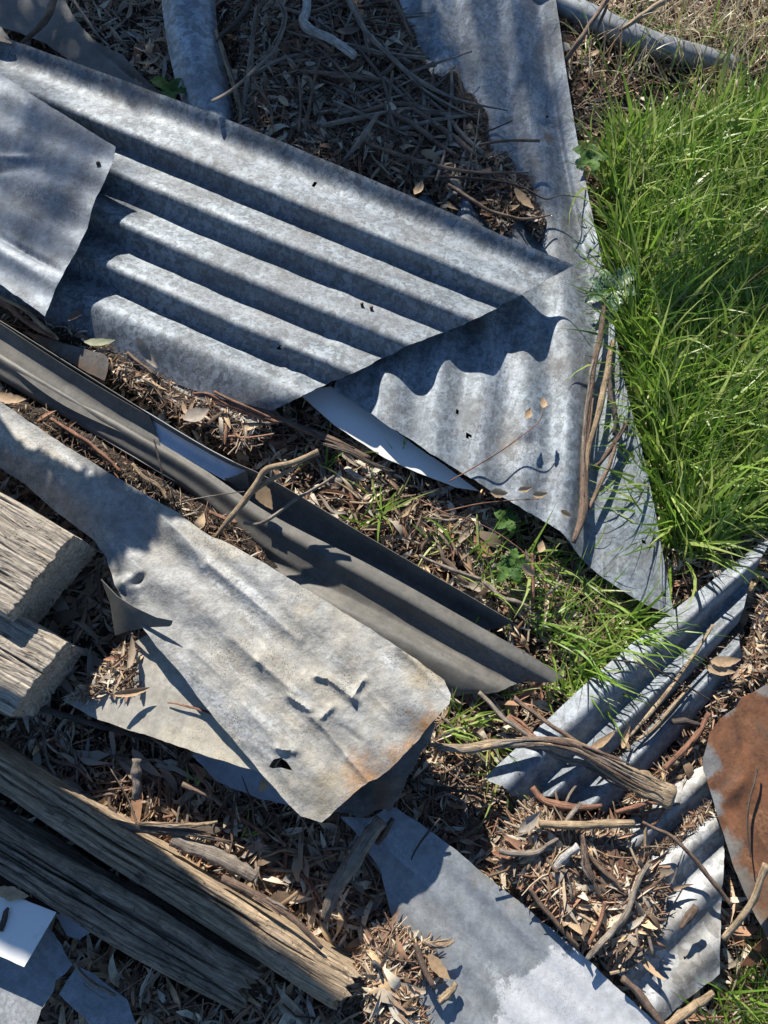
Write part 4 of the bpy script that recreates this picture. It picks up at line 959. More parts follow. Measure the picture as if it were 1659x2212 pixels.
stick('stick', 'red-brown stick at the top edge beside the long sheet', 'stick', [(843, -20), (862, 20), (880, 60), (892, 88)], [6, 6, 5, 3.5], .092, MSTICK, 8)
stick('stick', 'thin grey stick lying between the two long branches at top', 'stick', [(825, 90), (860, 140), (912, 190), (980, 232), (1030, 255)], [3.5, 3.5, 3.5, 3, 2], .094, MSTICKG, 7)
stick('branch', 'dark short branch left of the bark loop at the top edge', 'branch', [(545, -10), (520, 38), (480, 75), (470, 90)], [7, 8, 7, 5], .09, MSTICKD, 9)
stick('branch', 'brown branch beside the brown sheet at top left', 'branch', [(118, -10), (108, 25), (88, 55), (60, 82), (42, 98)], [9, 10, 9, 7, 5], [.075, .075, .075, .07, .07], MSTICK, 10, .8)
stick('stick', 'thin stick crossing the shaded leaves left of the bowed strip', 'stick', [(155, -5), (185, 40), (215, 80), (236, 100)], [5, 5, 4, 3], .062, MSTICKG, 8)
stick('stick', 'long thin grass stem across the brown sheet litter', 'twig', [(225, 20), (280, 80), (330, 130), (372, 170)], [1.6, 1.6, 1.4, 1], .066, MSTICKG, 5)
# in the right valley
stick('bark_strip', 'long brown bark strip in the right valley of the long sheet', 'bark', [(1306, 640), (1298, 720), (1282, 793), (1272, 870), (1263, 955), (1262, 1050), (1258, 1110), (1239, 1172)], [5, 7, 8, 8, 8, 9, 11, 6], [.066, .064, .062, .06, .06, .062, .068, .075], MSTICK, 10, .6, .2)
stick('stick', 'second bark stick pressed against the long brown strip in the valley', 'stick', [(1324, 735), (1312, 800), (1298, 873), (1282, 930), (1268, 985), (1262, 1090)], [6, 7, 7.5, 7, 7, 5], [.062, .062, .066, .064, .062, .06], MSTICKT, 9, .7)
stick('stick', 'curved stick leaning off the right of the bark bundle', 'stick', [(1355, 912), (1338, 940), (1318, 970), (1300, 995), (1284, 1008)], [5, 6, 6, 5.5, 4], [.075, .07, .066, .062, .06], MSTICK, 8)
stick('stick', 'lowest thin stick right of the bark bundle', 'stick', [(1331, 955), (1318, 1000), (1302, 1035), (1285, 1072), (1272, 1100)], [4.5, 5, 5.5, 5, 4], [.068, .066, .064, .062, .06], MSTICK, 8)
stick('stick', 'dark flaky stick between the bark bundle and the grass', 'stick', [(1318, 790), (1318, 850), (1330, 900), (1326, 940)], [4, 6, 6, 4], [.062, .066, .07, .066], MSTICKD, 8)
# middle
fk = stick('forked_stick', 'tan forked stick propped over the charcoal sheet in the centre', 'stick', [(688, 975), (630, 1000), (577, 1013), (556, 1042), (540, 1066), (505, 1110), (463, 1162)], [7, 7, 7, 7.5, 8, 6.5, 4], [.15, .14, .13, .12, .112, .098, .082], MSTICKT, 11, .8, .16, n=46)
stick('fork', None, None, [(652, 1000), (610, 1024), (586, 1036), (560, 1052), (540, 1068)], [3, 4.5, 5, 5.5, 5], [.135, .125, .118, .113, .108], MSTICKT, 8, .8, parent=fk)
stick('stick', 'thin grey stick lying across the charcoal sheet right of the forked stick', 'stick', [(722, 1028), (690, 1050), (640, 1077), (600, 1108), (562, 1131), (527, 1129)], [2.5, 3.5, 4, 4, 4.5, 4], [.10, .105, .102, .096, .09, .085], MSTICKG, 8)
stick('stick', 'red-brown stick end in the litter left of the forked stick', 'stick', [(452, 1106), (480, 1118), (512, 1130)], [4.5, 5, 4], .05, MSTICKR, 8)
stick('stalk', 'long red-brown stalk leading out from under the corrugated sheet', 'stalk', [(418, 850), (451, 852), (501, 879), (550, 896), (602, 914)], [3, 4.5, 5, 5, 4.5], [.07, .07, .068, .064, .06], MSTICKR, 8)
stick('stalk', 'second red stalk lying along the first one', 'stalk', [(463, 846), (480, 856), (530, 878), (584, 903)], [3.5, 4, 4.5, 3.5], [.075, .076, .072, .064], MSTICKR, 8)
stick('stick', 'pale horizontal stick in the litter above the charcoal channel', 'stick', [(396, 917), (430, 914), (478, 921), (530, 917), (577, 915), (640, 905)], [3, 4, 4.5, 4, 4, 3], [.05, .05, .052, .052, .05, .046], MSTICKG, 8)
stick('bark_strip', 'shaded bark strip under the white sheet under the long one', 'bark', [(588, 896), (640, 920), (692, 941), (740, 962), (800, 990)], [7, 9, 9, 8, 5], [.05, .046, .044, .042, .04], MSTICK, 9, .5)
stick('bark_strip', 'dark bark strip lying along the lower side of the white sheet under the long one', 'bark', [(690, 958), (745, 972), (800, 1000), (850, 1020)], [5, 6, 6, 4], .045, MSTICKD, 8, .5)
stick('stick', 'thick red-brown stick at the left edge under the flat grey sheet', 'stick', [(-20, 640), (16, 658), (52, 690), (85, 711), (121, 732)], [8, 8, 7.5, 7, 5], [.08, .08, .076, .07, .062], MSTICKR, 9, .8)
stick('stick', 'paler stick beside the thick red-brown one at the left edge', 'stick', [(-20, 632), (46, 664), (88, 700), (108, 716), (126, 734)], [4, 5, 5, 5, 4], [.088, .086, .08, .074, .066], MSTICKT, 8)
stick('stick', 'bark stick in the sunlit litter right of the steel offcut', 'stick', [(275, 762), (295, 780), (320, 798), (345, 822)], [4, 4.5, 4, 3], .05, MSTICK, 8)
stick('stick', 'long bark stick in the narrow gap above the battered sheet', 'stick', [(110, 905), (150, 930), (190, 955), (225, 985), (262, 1020)], [4, 5, 5.5, 5, 3], .048, MSTICKR, 8)
stick('bark_strip', 'pale bark strip in the gap between channel and battered sheet', 'bark', [(285, 1002), (310, 1030), (345, 1052), (360, 1080)], [4, 5, 5, 3], .05, MSTICKT, 8, .5)
stick('stick', 'thin dark stick standing out of the charcoal sheet edge', 'twig', [(332, 948), (340, 978), (350, 1020), (357, 1056)], [1.5, 2.5, 2.2, 1.2], [.088, .084, .08, .07], MSTICKD, 6)
stick('straw', 'single pale straw resting on the charcoal sheet', 'straw', [(392, 1084), (430, 1076), (480, 1068), (528, 1062)], [1.4, 1.5, 1.4, 1], [.065, .072, .082, .088], MSTICKG, 5)
stick('stick', 'grey stick slanting through the middle grass beside the charcoal channel', 'stick', [(905, 1200), (950, 1220), (1000, 1240), (1040, 1252)], [3, 4, 5, 5], .045, MSTICKG, 8)
stick('stick', 'grey bark stick lower in the middle grass', 'stick', [(1045, 1258), (1085, 1290), (1120, 1300), (1150, 1316)], [4, 5, 5, 4], .045, MSTICKG, 8, .6)
stick('stick', 'orange-brown upright stick in the middle grass', 'stick', [(1149, 1195), (1151, 1240), (1152, 1275), (1150, 1314)], [4, 4.5, 4.5, 4], [.06, .056, .052, .046], MSTICKR, 8)
# lower right
bk = stick('bark_slab', 'long splintered bark slab lying over the ribs of the corrugated offcut', 'bark', [(925, 1609), (1000, 1613), (1060, 1607), (1137, 1603), (1200, 1607), (1240, 1615), (1290, 1640), (1362, 1680), (1456, 1722)], [4, 6, 8, 9, 10, 12, 18, 23, 22], [.06, .066, .072, .078, .08, .08, .08, .078, .072], MSTICKT, 16, .3, .3, n=60)
for k, (o0, o1, a0, a1) in enumerate(((-9, -20, .35, 1.0), (-4, -12, .3, .92), (3, 8, .42, 1.03), (8, 17, .5, .97), (0, -3, .55, 1.05), (-12, -26, .6, .9), (11, 24, .62, 1.0))):
    pth = np.array([(925, 1609), (1000, 1613), (1060, 1607), (1137, 1603), (1200, 1607), (1240, 1615), (1290, 1640), (1362, 1680), (1456, 1722)], float)
    cs = catmull(np.c_[pth, 0*pth[:, 0]], 60)[:, :2]; i0, i1 = int(a0*59), min(59, int(a1*59)); seg = cs[i0:i1:6]; tn = np.linspace(0, 1, len(seg))
    dd = np.gradient(seg, axis=0); dd /= np.linalg.norm(dd, axis=1)[:, None]; seg = seg+np.stack([-dd[:, 1], dd[:, 0]], -1)*(o0+(o1-o0)*tn)[:, None]
    stick('splinter', None, None, [tuple(s_) for s_ in seg], [1.5, 3, 3.2, 1.0], .083+.003*(k % 3), (MSTICKT, MSTICKG, MSTICK)[k % 3], 7, .6, .25, parent=bk, seed=k+50)
stick('bark_strip', 'narrow bark strip curving under the splintered slab', 'bark', [(1170, 1616), (1215, 1640), (1262, 1649), (1320, 1680), (1370, 1706)], [4, 6, 7, 7, 4], [.07, .071, .072, .068, .062], MSTICKG, 9, .4)
stick('stick', 'straight stick from the battered sheet corner towards the splintered slab', 'stick', [(1034, 1496), (1060, 1520), (1087, 1552), (1120, 1574), (1165, 1606)], [5, 5, 5, 4.5, 4], [.05, .054, .058, .062, .07], MSTICKG, 8)
stick('stick', 'dark stick crossing the first rib of the corrugated offcut', 'stick', [(1110, 1508), (1153, 1540), (1195, 1570), (1232, 1594), (1290, 1634)], [5, 5.5, 5, 5, 4], [.056, .062, .072, .078, .082], MSTICK, 8)
stick('bark_strip', 'orange bark strip lying left of the corrugated offcut', 'bark', [(1095, 1548), (1118, 1566), (1150, 1592), (1170, 1608)], [8, 9, 8, 5], [.05, .054, .06, .066], MSTICKR, 8, .3)
stick('twig', 'thin curved twig across the corrugated offcut', 'twig', [(1320, 1425), (1365, 1430), (1404, 1441), (1440, 1458), (1469, 1476), (1500, 1492), (1535, 1513)], [1.5, 2, 2, 2, 1.8, 1.8, 1.2], [.07, .074, .078, .076, .07, .066, .06], MSTICKD, 6)
stick('stick', 'long straw-coloured stick along the third rib of the offcut', 'stick', [(1540, 1350), (1512, 1395), (1484, 1436), (1430, 1510), (1360, 1592)], [3, 4, 4.5, 4.5, 3], [.078, .074, .07, .068, .064], MSTICKT, 8)
stick('stick', 'shorter straw-coloured stick beside the long one on the offcut', 'stick', [(1490, 1482), (1450, 1530), (1410, 1575), (1375, 1600)], [3, 4, 4, 2.5], [.062, .064, .064, .06], MSTICKT, 8)
stick('stick', 'red-brown stick left of the rust-brown sheet', 'stick', [(1532, 1540), (1515, 1572), (1494, 1602), (1465, 1632), (1435, 1660)], [5, 6, 6.5, 6, 5], [.062, .06, .058, .056, .054], MSTICKR, 9)
stick('stick', 'knobbly grey stick end beside the third rib', 'stick', [(1452, 1560), (1480, 1558), (1510, 1565)], [6, 7, 5], .06, MSTICKD, 8)
stick('stick', 'cracked horizontal stick in the sunny litter, lower right', 'stick', [(1165, 1778), (1205, 1782), (1254, 1783), (1310, 1780), (1370, 1779)], [7, 8, 8, 8, 7], .085, MSTICKT, 10, 1, .12)
stick('stick', 'pale stick below the cracked horizontal one', 'stick', [(1079, 1838), (1110, 1844), (1156, 1842), (1185, 1824), (1206, 1812)], [5, 6, 6, 4.5, 4], .078, MSTICKG, 8)
stick('wood_chip', 'short whitish wood chip standing out in the sunny litter', 'wood chip', [(1198, 1876), (1222, 1850), (1250, 1828)], [7, 8, 8], [.072, .082, .09], MSTICKW, 8, .7)
stick('stick', 'upright brown curled bark in the middle of the sunny litter', 'bark', [(1259, 1803), (1262, 1840), (1268, 1872), (1285, 1910), (1299, 1940)], [4, 8, 8, 5, 3], [.09, .088, .084, .08, .076], MSTICK, 9, .6)
stick('branch', 'long pale crooked branch through the sunny litter', 'branch', [(1402, 1866), (1385, 1890), (1370, 1930), (1352, 1975), (1330, 2003), (1300, 2035), (1267, 2072)], [4, 5, 5.5, 6, 6, 5.5, 4.5], .078, MSTICKG, 10, .8, .35)
stick('stick', 'brown stick along the upper edge of the pale sheet', 'stick', [(1143, 1918), (1165, 1950), (1199, 1989), (1225, 2020), (1250, 2046)], [4, 5, 5, 5, 4], [.075, .075, .073, .07, .068], MSTICK, 8)
stick('stick', 'thin brown stick pointing down in the sunny litter', 'stick', [(1307, 1948), (1298, 1985), (1285, 2015), (1272, 2040)], [3.5, 4, 4, 3], .08, MSTICKR, 8)
stick('stick', 'short stick lying under the upright curled bark', 'stick', [(1270, 1845), (1300, 1880), (1330, 1905), (1345, 1925)], [4, 5, 5, 3], .078, MSTICK, 8)
stick('stick', 'long thin stick crossing the bright corrugated sheet to the rust-brown one', 'stick', [(1388, 1776), (1420, 1792), (1450, 1806), (1490, 1845), (1520, 1880), (1580, 1956)], [2.5, 3.5, 4, 4.5, 5, 4], [.084, .084, .084, .082, .078, .07], MSTICK, 8)
stick('stick', 'pale stick with a hooked head leaning on the rust-brown sheet', 'stick', [(1657, 1868), (1645, 1895), (1625, 1950), (1595, 1990), (1562, 2028)], [7, 6, 6, 6, 5], [.115, .108, .095, .08, .062], MSTICKT, 9)
stick('twig', 'thin dark twig lying on the rust-brown sheet', 'twig', [(1637, 1655), (1630, 1690), (1618, 1735), (1615, 1790), (1621, 1852)], [2, 2.2, 2, 1.8, 1], .092, MSTICKD, 6)
stick('wood_chunk', 'rough brown wood chunk on the bright corrugated sheet', 'wood chip', [(1505, 1958), (1492, 1975), (1470, 2005)], [7, 9, 4], [.078, .074, .07], MSTICK, 8, .6, .25)
stick('stick', 'long stick lying below the clipped sheet corner', 'stick', [(1344, 2112), (1375, 2140), (1400, 2172), (1440, 2225)], [6, 7, 7, 6], [.072, .07, .066, .06], MSTICK, 9, .7)
stick('branch', 'bark-covered branch at the bottom edge right of the clipped corner', 'branch', [(1440, 2222), (1470, 2195), (1505, 2170), (1542, 2145)], [8, 9, 9, 6], .06, MSTICKT, 9, .8)
stick('stick', 'stick lying in the curled litter between slab and bright sheet', 'stick', [(1150, 1700), (1168, 1725), (1200, 1738), (1260, 1744), (1300, 1740)], [6, 7, 8, 6, 4], [.064, .066, .07, .07, .068], MSTICKR, 9, .6)
stick('stick', 'grey bark stick above the cracked horizontal one', 'stick', [(1255, 1735), (1240, 1752), (1230, 1765), (1222, 1778)], [4, 5, 5, 4], [.07, .074, .078, .08], MSTICKG, 8, .6)
stick('stick', 'red-brown stick in the litter under the bark slab', 'stick', [(1330, 1755), (1365, 1745), (1400, 1735), (1425, 1734)], [4, 4.5, 4.5, 3], .074, MSTICKR, 8)
# lower left
post = stick('branch', 'thick pale weathered branch end standing by the pale sheet', 'branch', [(822, 1772), (800, 1802), (778, 1836), (750, 1880), (726, 1915), (702, 1982)], [14, 15, 16, 14, 13, 10], [.10, .095, .09, .085, .075, .055], MSTICKG, 14, .9, .16, n=46)
stick('stick', 'dark stub beside the thick pale branch end', 'stick', [(848, 1768), (832, 1795), (815, 1822)], [5, 7, 6], [.085, .08, .07], MSTICKD, 8)
stick('log', 'short thick bark-covered log in the litter above the brown beam', 'log', [(372, 1812), (410, 1828), (452, 1842), (505, 1868), (552, 1897)], [13, 14, 15, 14, 12], .06, MSTICKG, 14, .75, .14, n=40)
stick('bark_strip', 'long bundle of bark strips above the short log', 'bark', [(220, 1770), (265, 1783), (325, 1794), (400, 1800), (500, 1819)], [7, 8, 7, 5, 2], .068, MSTICK, 9, .5)
stick('bark_strip', 'upper thin bark strip above the bundle', 'bark', [(300, 1780), (360, 1782), (420, 1784), (470, 1775)], [4, 5, 5, 3], .074, MSTICKT, 8, .5)
stick('bark_strip', 'long bark strip along the sunlit upper edge of the brown beam', 'bark', [(480, 1896), (520, 1915), (560, 1936), (603, 1962), (650, 2000), (696, 2048)], [6, 7, 7, 6, 5.5, 4], [.075, .08, .085, .088, .088, .086], MSTICK, 9, .6)
stick('stick', 'knobbly upright stub in the litter below the cream sheet', 'stick', [(296, 1640), (293, 1665), (296, 1700), (294, 1726)], [8, 11, 10, 8], [.07, .066, .06, .054], MSTICKG, 10, .9, .3)
stick('stick', 'brown stick slanting right below the blue offcut', 'stick', [(394, 1694), (430, 1708), (460, 1722), (480, 1738)], [6, 7, 6, 4], .058, MSTICK, 8)
stick('stick', 'orange-brown stick ending at the blue offcut', 'stick', [(420, 1655), (435, 1680), (452, 1705), (457, 1720)], [3.5, 4, 4, 3], .064, MSTICKR, 8)
stick('straw', 'single long straw in the litter under the tip of the battered sheet', 'straw', [(650, 1765), (672, 1802), (690, 1840), (714, 1880)], [1.2, 1.4, 1.4, 1], [.08, .07, .062, .056], MSTICKG, 5)
stick('stick', 'dark stick poking from under the left sleeper across the cream sheet edge', 'stick', [(45, 1514), (110, 1536), (180, 1558), (260, 1580), (330, 1602)], [7, 7, 6, 5, 3], [.06, .058, .052, .046, .042], MSTICKD, 9, .7)
stick('twig', 'small red twig with buds on the cream sheet', 'twig', [(362, 1518), (385, 1521), (420, 1530), (456, 1541)], [1.2, 1.8, 2.2, 2.2], [.098, .104, .11, .118], MSTICKR, 6)
stick('stick', 'brown stick on the litter left of the pale sheet', 'stick', [(898, 2038), (908, 2070), (920, 2100), (936, 2130)], [5, 6, 6, 4], .072, MSTICK, 9, .8)
stick('wood_chip', 'yellowish wood chip on the lower left of the pale sheet', 'wood chip', [(986, 2124), (972, 2142), (948, 2165)], [6, 8, 6], .062, MSTICKT, 8, .8, .3)
stick('twig', 'dark forked twig on the shaded end of the pale sheet', 'twig', [(951, 1768), (935, 1786), (917, 1808), (900, 1832), (888, 1857)], [2, 2.2, 2.2, 2, 1.2], [.08, .074, .068, .062, .056], MSTICKD, 6)
stick('bark_strip', 'curled bark leaf on the left edge of the pale sheet', 'bark', [(912, 2034), (940, 2042), (965, 2040), (982, 2032)], [4, 6, 6, 2], [.064, .07, .072, .07], MSTICKT, 8, .35)
stick('bark_strip', 'grey bark strip above the blue-grey square-cut sheet', 'bark', [(160, 2080), (180, 2108), (205, 2128), (250, 2150)], [3, 4, 4.5, 3], .066, MSTICKG, 8, .5)
stick('stick', 'black knotty stick end on the white sheet', 'stick', [(0, 2010), (8, 1990), (12, 1972), (18, 1962)], [6, 6, 5, 3], [.085, .085, .086, .086], MSTICKD, 8, 1, .3)
# top right
stick('stick', 'long brown stick standing over the steel tube', 'stick', [(1318, -15), (1290, 30), (1264, 70), (1240, 105), (1223, 128)], [7, 8, 8, 7.5, 6], [.12, .11, .10, .085, .07], MSTICK, 9)
stick('stick', 'shorter brown stick just right of the long one over the tube', 'stick', [(1312, 12), (1298, 45), (1286, 80)], [4.5, 5, 4.5], [.105, .1, .09], MSTICK, 8)
stick('stick', 'tan stick slanting to the top edge right of the tube', 'stick', [(1448, -5), (1410, 18), (1375, 42), (1339, 66)], [7, 8, 7, 4], [.10, .10, .095, .09], MSTICKT, 9)

def sticks_loose(n, region, zf, lift, label, group, mats=(MSTICK, MSTICKG, MSTICKT, MSTICKR), L=(.05, .14), r=(1.6, 4.2)):
    x, y = scatter_positions(n*3, region, 0); x, y = x[:n], y[:n]
    P = world(x, y, zf)
    for p in P:
        a = rng.uniform(0, np.pi); l = rng.uniform(*L); d = np.array([math.cos(a), math.sin(a), rng.normal(0, .06)])
        q = np.array([p+d*l*t+np.array([0, 0, lift])+rng.normal(0, .004, 3)*[1, 1, .3] for t in (-.5, -.2, .1, .5)])
        rr = rng.uniform(*r)*.00078
        pp = catmull(q, 9); V, Fc = tube_geo(pp, [rr, rr, rr*.9, rr*.55], 6, rng.uniform(.45, 1), .2, int(rng.integers(0, 999)))
        mt = mats[rng.integers(0, len(mats))]; o = mesh_obj('loose_stick', V, Fc, mt); sv(o, pp, 6, rr); tag(o, ('short' if l < (L[0]+L[1])/2 else 'long')+' '+{'stick_brown': 'brown', 'stick_grey': 'grey', 'stick_tan': 'tan', 'stalk_red': 'reddish', 'stick_dark': 'dark'}[mt.name]+' '+label+', '+lie(a), 'stick', group)
sticks_loose(34, [(540, 20), (850, 0), (930, 200), (1040, 260), (1030, 330), (900, 330), (700, 260), (560, 190)], zz_top, .011, 'loose stick in the shaded heap above the big corrugated sheet', 'loose sticks in the top heap', (MSTICK, MSTICKG, MSTICKD))
sticks_loose(44, [(660, 0), (840, 0), (930, 200), (1050, 280), (1040, 340), (940, 340), (780, 270), (640, 180)], zz_top, .014, 'bark string heaped over the long sheet in the top litter', 'long bark strings in the top heap', (MSTICK, MSTICKG, MSTICK), (.12, .28), (2.5, 7))
sticks_loose(16, [(660, 0), (830, 0), (920, 200), (1010, 270), (1010, 320), (920, 320), (780, 250), (650, 160)], zz_top, .016, 'thick bark strip heaped in the top litter beside the long sheet', 'thick bark strips in the top heap', (MSTICK, MSTICKG), (.15, .30), (5.5, 10))
sticks_loose(34, [(1080, 1840), (1160, 1720), (1440, 1730), (1460, 1900), (1400, 2080), (1330, 2080), (1150, 1930)], zz_low, .011, 'loose stick in the sunny heap between pale and bright sheets', 'loose sticks in the sunny heap')
sticks_loose(30, [(0, 1580), (230, 1600), (450, 1690), (640, 1790), (820, 1800), (790, 1990), (740, 2050), (560, 1920), (250, 1740), (60, 1640)], gl, .006, 'loose stick in the litter above the brown beam', 'loose sticks above the brown beam')
sticks_loose(18, [(110, 690), (250, 745), (370, 825), (560, 900), (640, 930), (720, 1020), (600, 1000), (400, 910), (240, 810)], gl, .005, 'loose twig in the sunlit litter above the charcoal channel', 'loose twigs above the charcoal channel')
sticks_loose(14, [(0, 850), (200, 970), (420, 1100), (560, 1190), (500, 1160), (300, 1040), (0, 880)], gl, .008, 'loose twig in the gap beside the battered sheet', 'loose twigs beside the battered sheet')
sticks_loose(18, [(650, 1000), (1000, 1120), (1200, 1230), (1260, 1330), (1080, 1310), (800, 1130)], gl, .006, 'loose twig in the litter of the middle gap', 'loose twigs in the middle gap')
sticks_loose(16, [(880, 1640), (980, 1560), (1100, 1640), (1120, 1800), (1040, 1850), (900, 1760)], gl, .006, 'loose dark stick in the shade right of the battered sheet', 'loose sticks right of the battered sheet', (MSTICK, MSTICKG, MSTICKD))

# --- leaves that stand out singly
def single(name, label, cat, px, py, z, L_, w, yaw, bend, curl, mat, pitch=0, roll=0, seed=0, parent=None, twist=.3, hook=.3):
    V, Fc = leaf_shape(w, bend, curl, twist, hook, 10, seed)
    Rm = rotmats(np.array([yaw]), np.array([pitch]), np.array([roll]))[0]
    o = mesh_obj(name, (V@Rm.T)*L_+at(px, py, z), Fc, mat, parent)
    if label: tag(o, label, cat)
    return o
single('green_leaf', 'pale green gum leaf in the litter above the charcoal channel', 'leaf', 216, 738, .062, .06, .3, R(5), .3, .2, leafy('pale_green_leaf', False, [(0, (.30, .32, .20)), (1, (.32, .34, .22))]), seed=3)
single('tan_leaf', 'large tan leaf standing out beside the third rib, upper of a pair', 'leaf', 1568, 1428, .062, .052, .36, R(5), .4, .3, MVINE, seed=4)
single('tan_leaf', 'large tan leaf standing out beside the third rib, lower of a pair', 'leaf', 1556, 1448, .06, .050, .36, R(-8), .4, .3, MVINE, seed=5)
single('tan_leaf', 'big tan leaf caught behind the forked stick on the charcoal sheet', 'leaf', 572, 1072, .085, .055, .5, R(-60), .3, .2, MVINE, .2, .3, 6)
single('tan_leaf', 'large pale curled leaf at the left edge beside the charcoal sheet', 'leaf', 22, 860, .062, .062, .38, R(-5), .5, .4, MVINE, 0, 0, 7)
single('tan_leaf', 'pale leaf standing upright in the gap above the battered sheet', 'leaf', 432, 1128, .085, .045, .4, R(80), .3, .3, MVINE, .4, .2, 8)
single('dry_leaf', 'large silvery dead leaf in the litter under the red stalks', 'leaf', 425, 895, .068, .052, .55, R(30), .5, .3, MLEAF, .1, 0, 9)
single('dry_leaf', 'long curved leaf leaning on the big corrugated sheet', 'leaf', 318, 765, .075, .07, .3, R(-55), 1.0, .5, MLEAF, .3, .2, 10)
single('dry_leaf', 'brown pointed leaf standing against the big corrugated sheet', 'leaf', 164, 680, .075, .05, .4, R(80), .3, .3, MLEAF, .5, .0, 11)
single('tan_leaf', 'curled orange-tan leaf on the cream sheet by the shaded litter', 'leaf', 287, 1494, .105, .058, .3, R(12), .8, .7, MVINE, 0, .1, 12)
single('dry_leaf', 'long dry leaf leaning over the shaded litter beside the folded flap', 'leaf', 284, 1408, .105, .06, .24, R(100), .9, .6, MLEAF, .3, .2, 13)
single('tan_leaf', 'orange-tan leaf lying in the top heap', 'leaf', 613, 218, .098, .036, .42, R(-55), .2, .1, MVINE, 0, 0, 14)
single('dry_leaf', 'pale broad leaf right of the grey-white branch', 'leaf', 752, 66, .102, .052, .45, R(8), .3, .2, MLEAF, 0, 0, 15)
single('tan_leaf', 'reddish-tan leaf on the litter tongue of the long sheet', 'leaf', 1132, 430, .094, .062, .32, R(-52), .5, .4, MVINE, 0, .2, 16)
single('dry_leaf', 'twisted pale leaf at the top edge of the big corrugated sheet', 'leaf', 905, 405, .10, .05, .4, R(70), .6, .5, MLEAF, .2, .2, 17)
single('tan_leaf', 'pale pointed leaf resting over the second rib of the offcut', 'leaf', 1302, 1600, .072, .06, .2, R(35), .4, .3, MVINE, 0, 0, 18)
single('tan_leaf', 'curled tan leaf between the second and third rib of the offcut', 'leaf', 1352, 1590, .066, .045, .3, R(60), 1.2, .5, MVINE, .2, .3, 19)
single('tan_leaf', 'tan leaf at the left edge of the scrap beside the pale sheet', 'leaf', 948, 2090, .068, .045, .42, R(-45), .3, .2, MVINE, 0, 0, 20)
single('tan_leaf', 'big pale curled leaf at the left edge above the white sheet', 'leaf', 28, 1930, .085, .05, .4, R(-10), .6, .4, MVINE, 0, 0, 21)
single('dry_leaf', 'wide torn leaf in the litter beside the cracked horizontal stick', 'leaf', 1145, 1775, .085, .046, .42, R(40), .6, .4, MLEAF, 0, .2, 22)

# --- dead vines with a few leaves
def vine(label, path, z, leaves):
    o = stick('dead_vine', label, 'vine', path, [1.6, 1.5, 1.3, 1.0], z, MSTICKR, 6, 1, .1)
    for (px, py, zz, L_, yaw, w, sd_) in leaves:
        single('vine_leaf', None, None, px, py, zz, L_, w, R(yaw), .5, .4, MVINE, .25, .3, sd_, o)
vine('thin dead vine with two dry leaves arching over the long sheet', [(970, 1040), (1004, 1021), (1079, 976), (1138, 933), (1168, 905), (1171, 888)], [.06, .075, .09, .10, .105, .11],
     [(1174, 869, .115, .026, 80, .6, 1), (1142, 892, .105, .028, 65, .55, 2)])
vine('dead vine with three tan leaves at the lower edge of the long sheet', [(960, 1105), (1024, 1090), (1070, 1084), (1114, 1080), (1165, 1078)], [.06, .075, .085, .09, .09],
     [(1079, 1065, .095, .034, 5, .55, 3), (1135, 1056, .1, .03, 20, .4, 4), (1167, 1068, .1, .03, 15, .5, 5)])
vine('dead vine running down through the middle grass with curled leaves', [(900, 1075), (959, 1107), (1020, 1125), (1069, 1148), (1110, 1176), (1149, 1206)], [.06, .07, .075, .08, .08, .075],
     [(1169, 1180, .09, .026, 70, .6, 6), (1142, 1232, .08, .03, -40, .55, 7), (1224, 1110, .09, .024, -20, .5, 8)])

# ================================================================== grass and weeds
def blades(n, region, base, L, wid, lean, lean_dir, pal, nseg=6, droop=1.4, zf=None):
    x, y = scatter_positions(n*3, region, 60); k_ = rng.permutation(len(x))[:n]; x, y = x[k_], y[k_]
    P = world(x, y, zf or ground_z); n = len(P)
    l = rng.uniform(L[0], L[1], n); w = rng.uniform(wid[0], wid[1], n)
    az = rng.normal(lean_dir, 1.1, n); le = np.abs(rng.normal(lean, .3, n)); dr = rng.uniform(.25, 1, n)*droop
    t = np.linspace(0, 1, nseg+1)
    ang = le[:, None]+dr[:, None]*t[None]**1.5              # angle from the vertical
    ds = l[:, None]/nseg
    hx = np.c_[np.zeros(n), np.cumsum(np.sin(ang[:, :-1])*ds, 1)]; hz = np.c_[np.zeros(n), np.cumsum(np.cos(ang[:, :-1])*ds, 1)]
    azz = az[:, None]+rng.normal(0, .35, n)[:, None]*t[None]
    cx = P[:, :1]+np.cos(azz)*hx; cy = P[:, 1:2]+np.sin(azz)*hx; cz = np.maximum(P[:, 2:]+hz, .012+.02*rng.uniform(0, 1, (n, 1)))
    side = azz+np.pi/2+rng.normal(0, .6, n)[:, None]
    prof = np.clip(np.minimum(1, .55+1.6*t)*np.clip((1-t)*1.9, 0.02, 1), .02, 1)
    wx = np.cos(side)*w[:, None]*prof[None]*.5; wy = np.sin(side)*w[:, None]*prof[None]*.5
    tz = rng.normal(0, .35, n)[:, None]*w[:, None]*prof[None]*.5
    A_ = np.stack([cx-wx, cy-wy, cz-tz], -1); B_ = np.stack([cx+wx, cy+wy, cz+tz], -1)
    V = np.stack([A_, B_], 2).reshape(n, -1, 3); m = 2*(nseg+1)
    f = np.array([[2*i, 2*i+1, 2*i+3, 2*i+2] for i in range(nseg)])
    Fc = (f[None]+(np.arange(n)*m)[:, None, None]).reshape(-1, 4)
    c = pal[rng.integers(0, len(pal), n)]*rng.uniform(.8, 1.2, (n, 1))
    return V.reshape(-1, 3), Fc, np.repeat(c, m, 0)
PG = np.array([(.14, .26, .035), (.19, .33, .045), (.105, .195, .03), (.26, .39, .07), (.36, .44, .13)])
PDRY = np.array([(.42, .36, .24), (.36, .29, .18), (.48, .43, .31), (.28, .2, .12)])
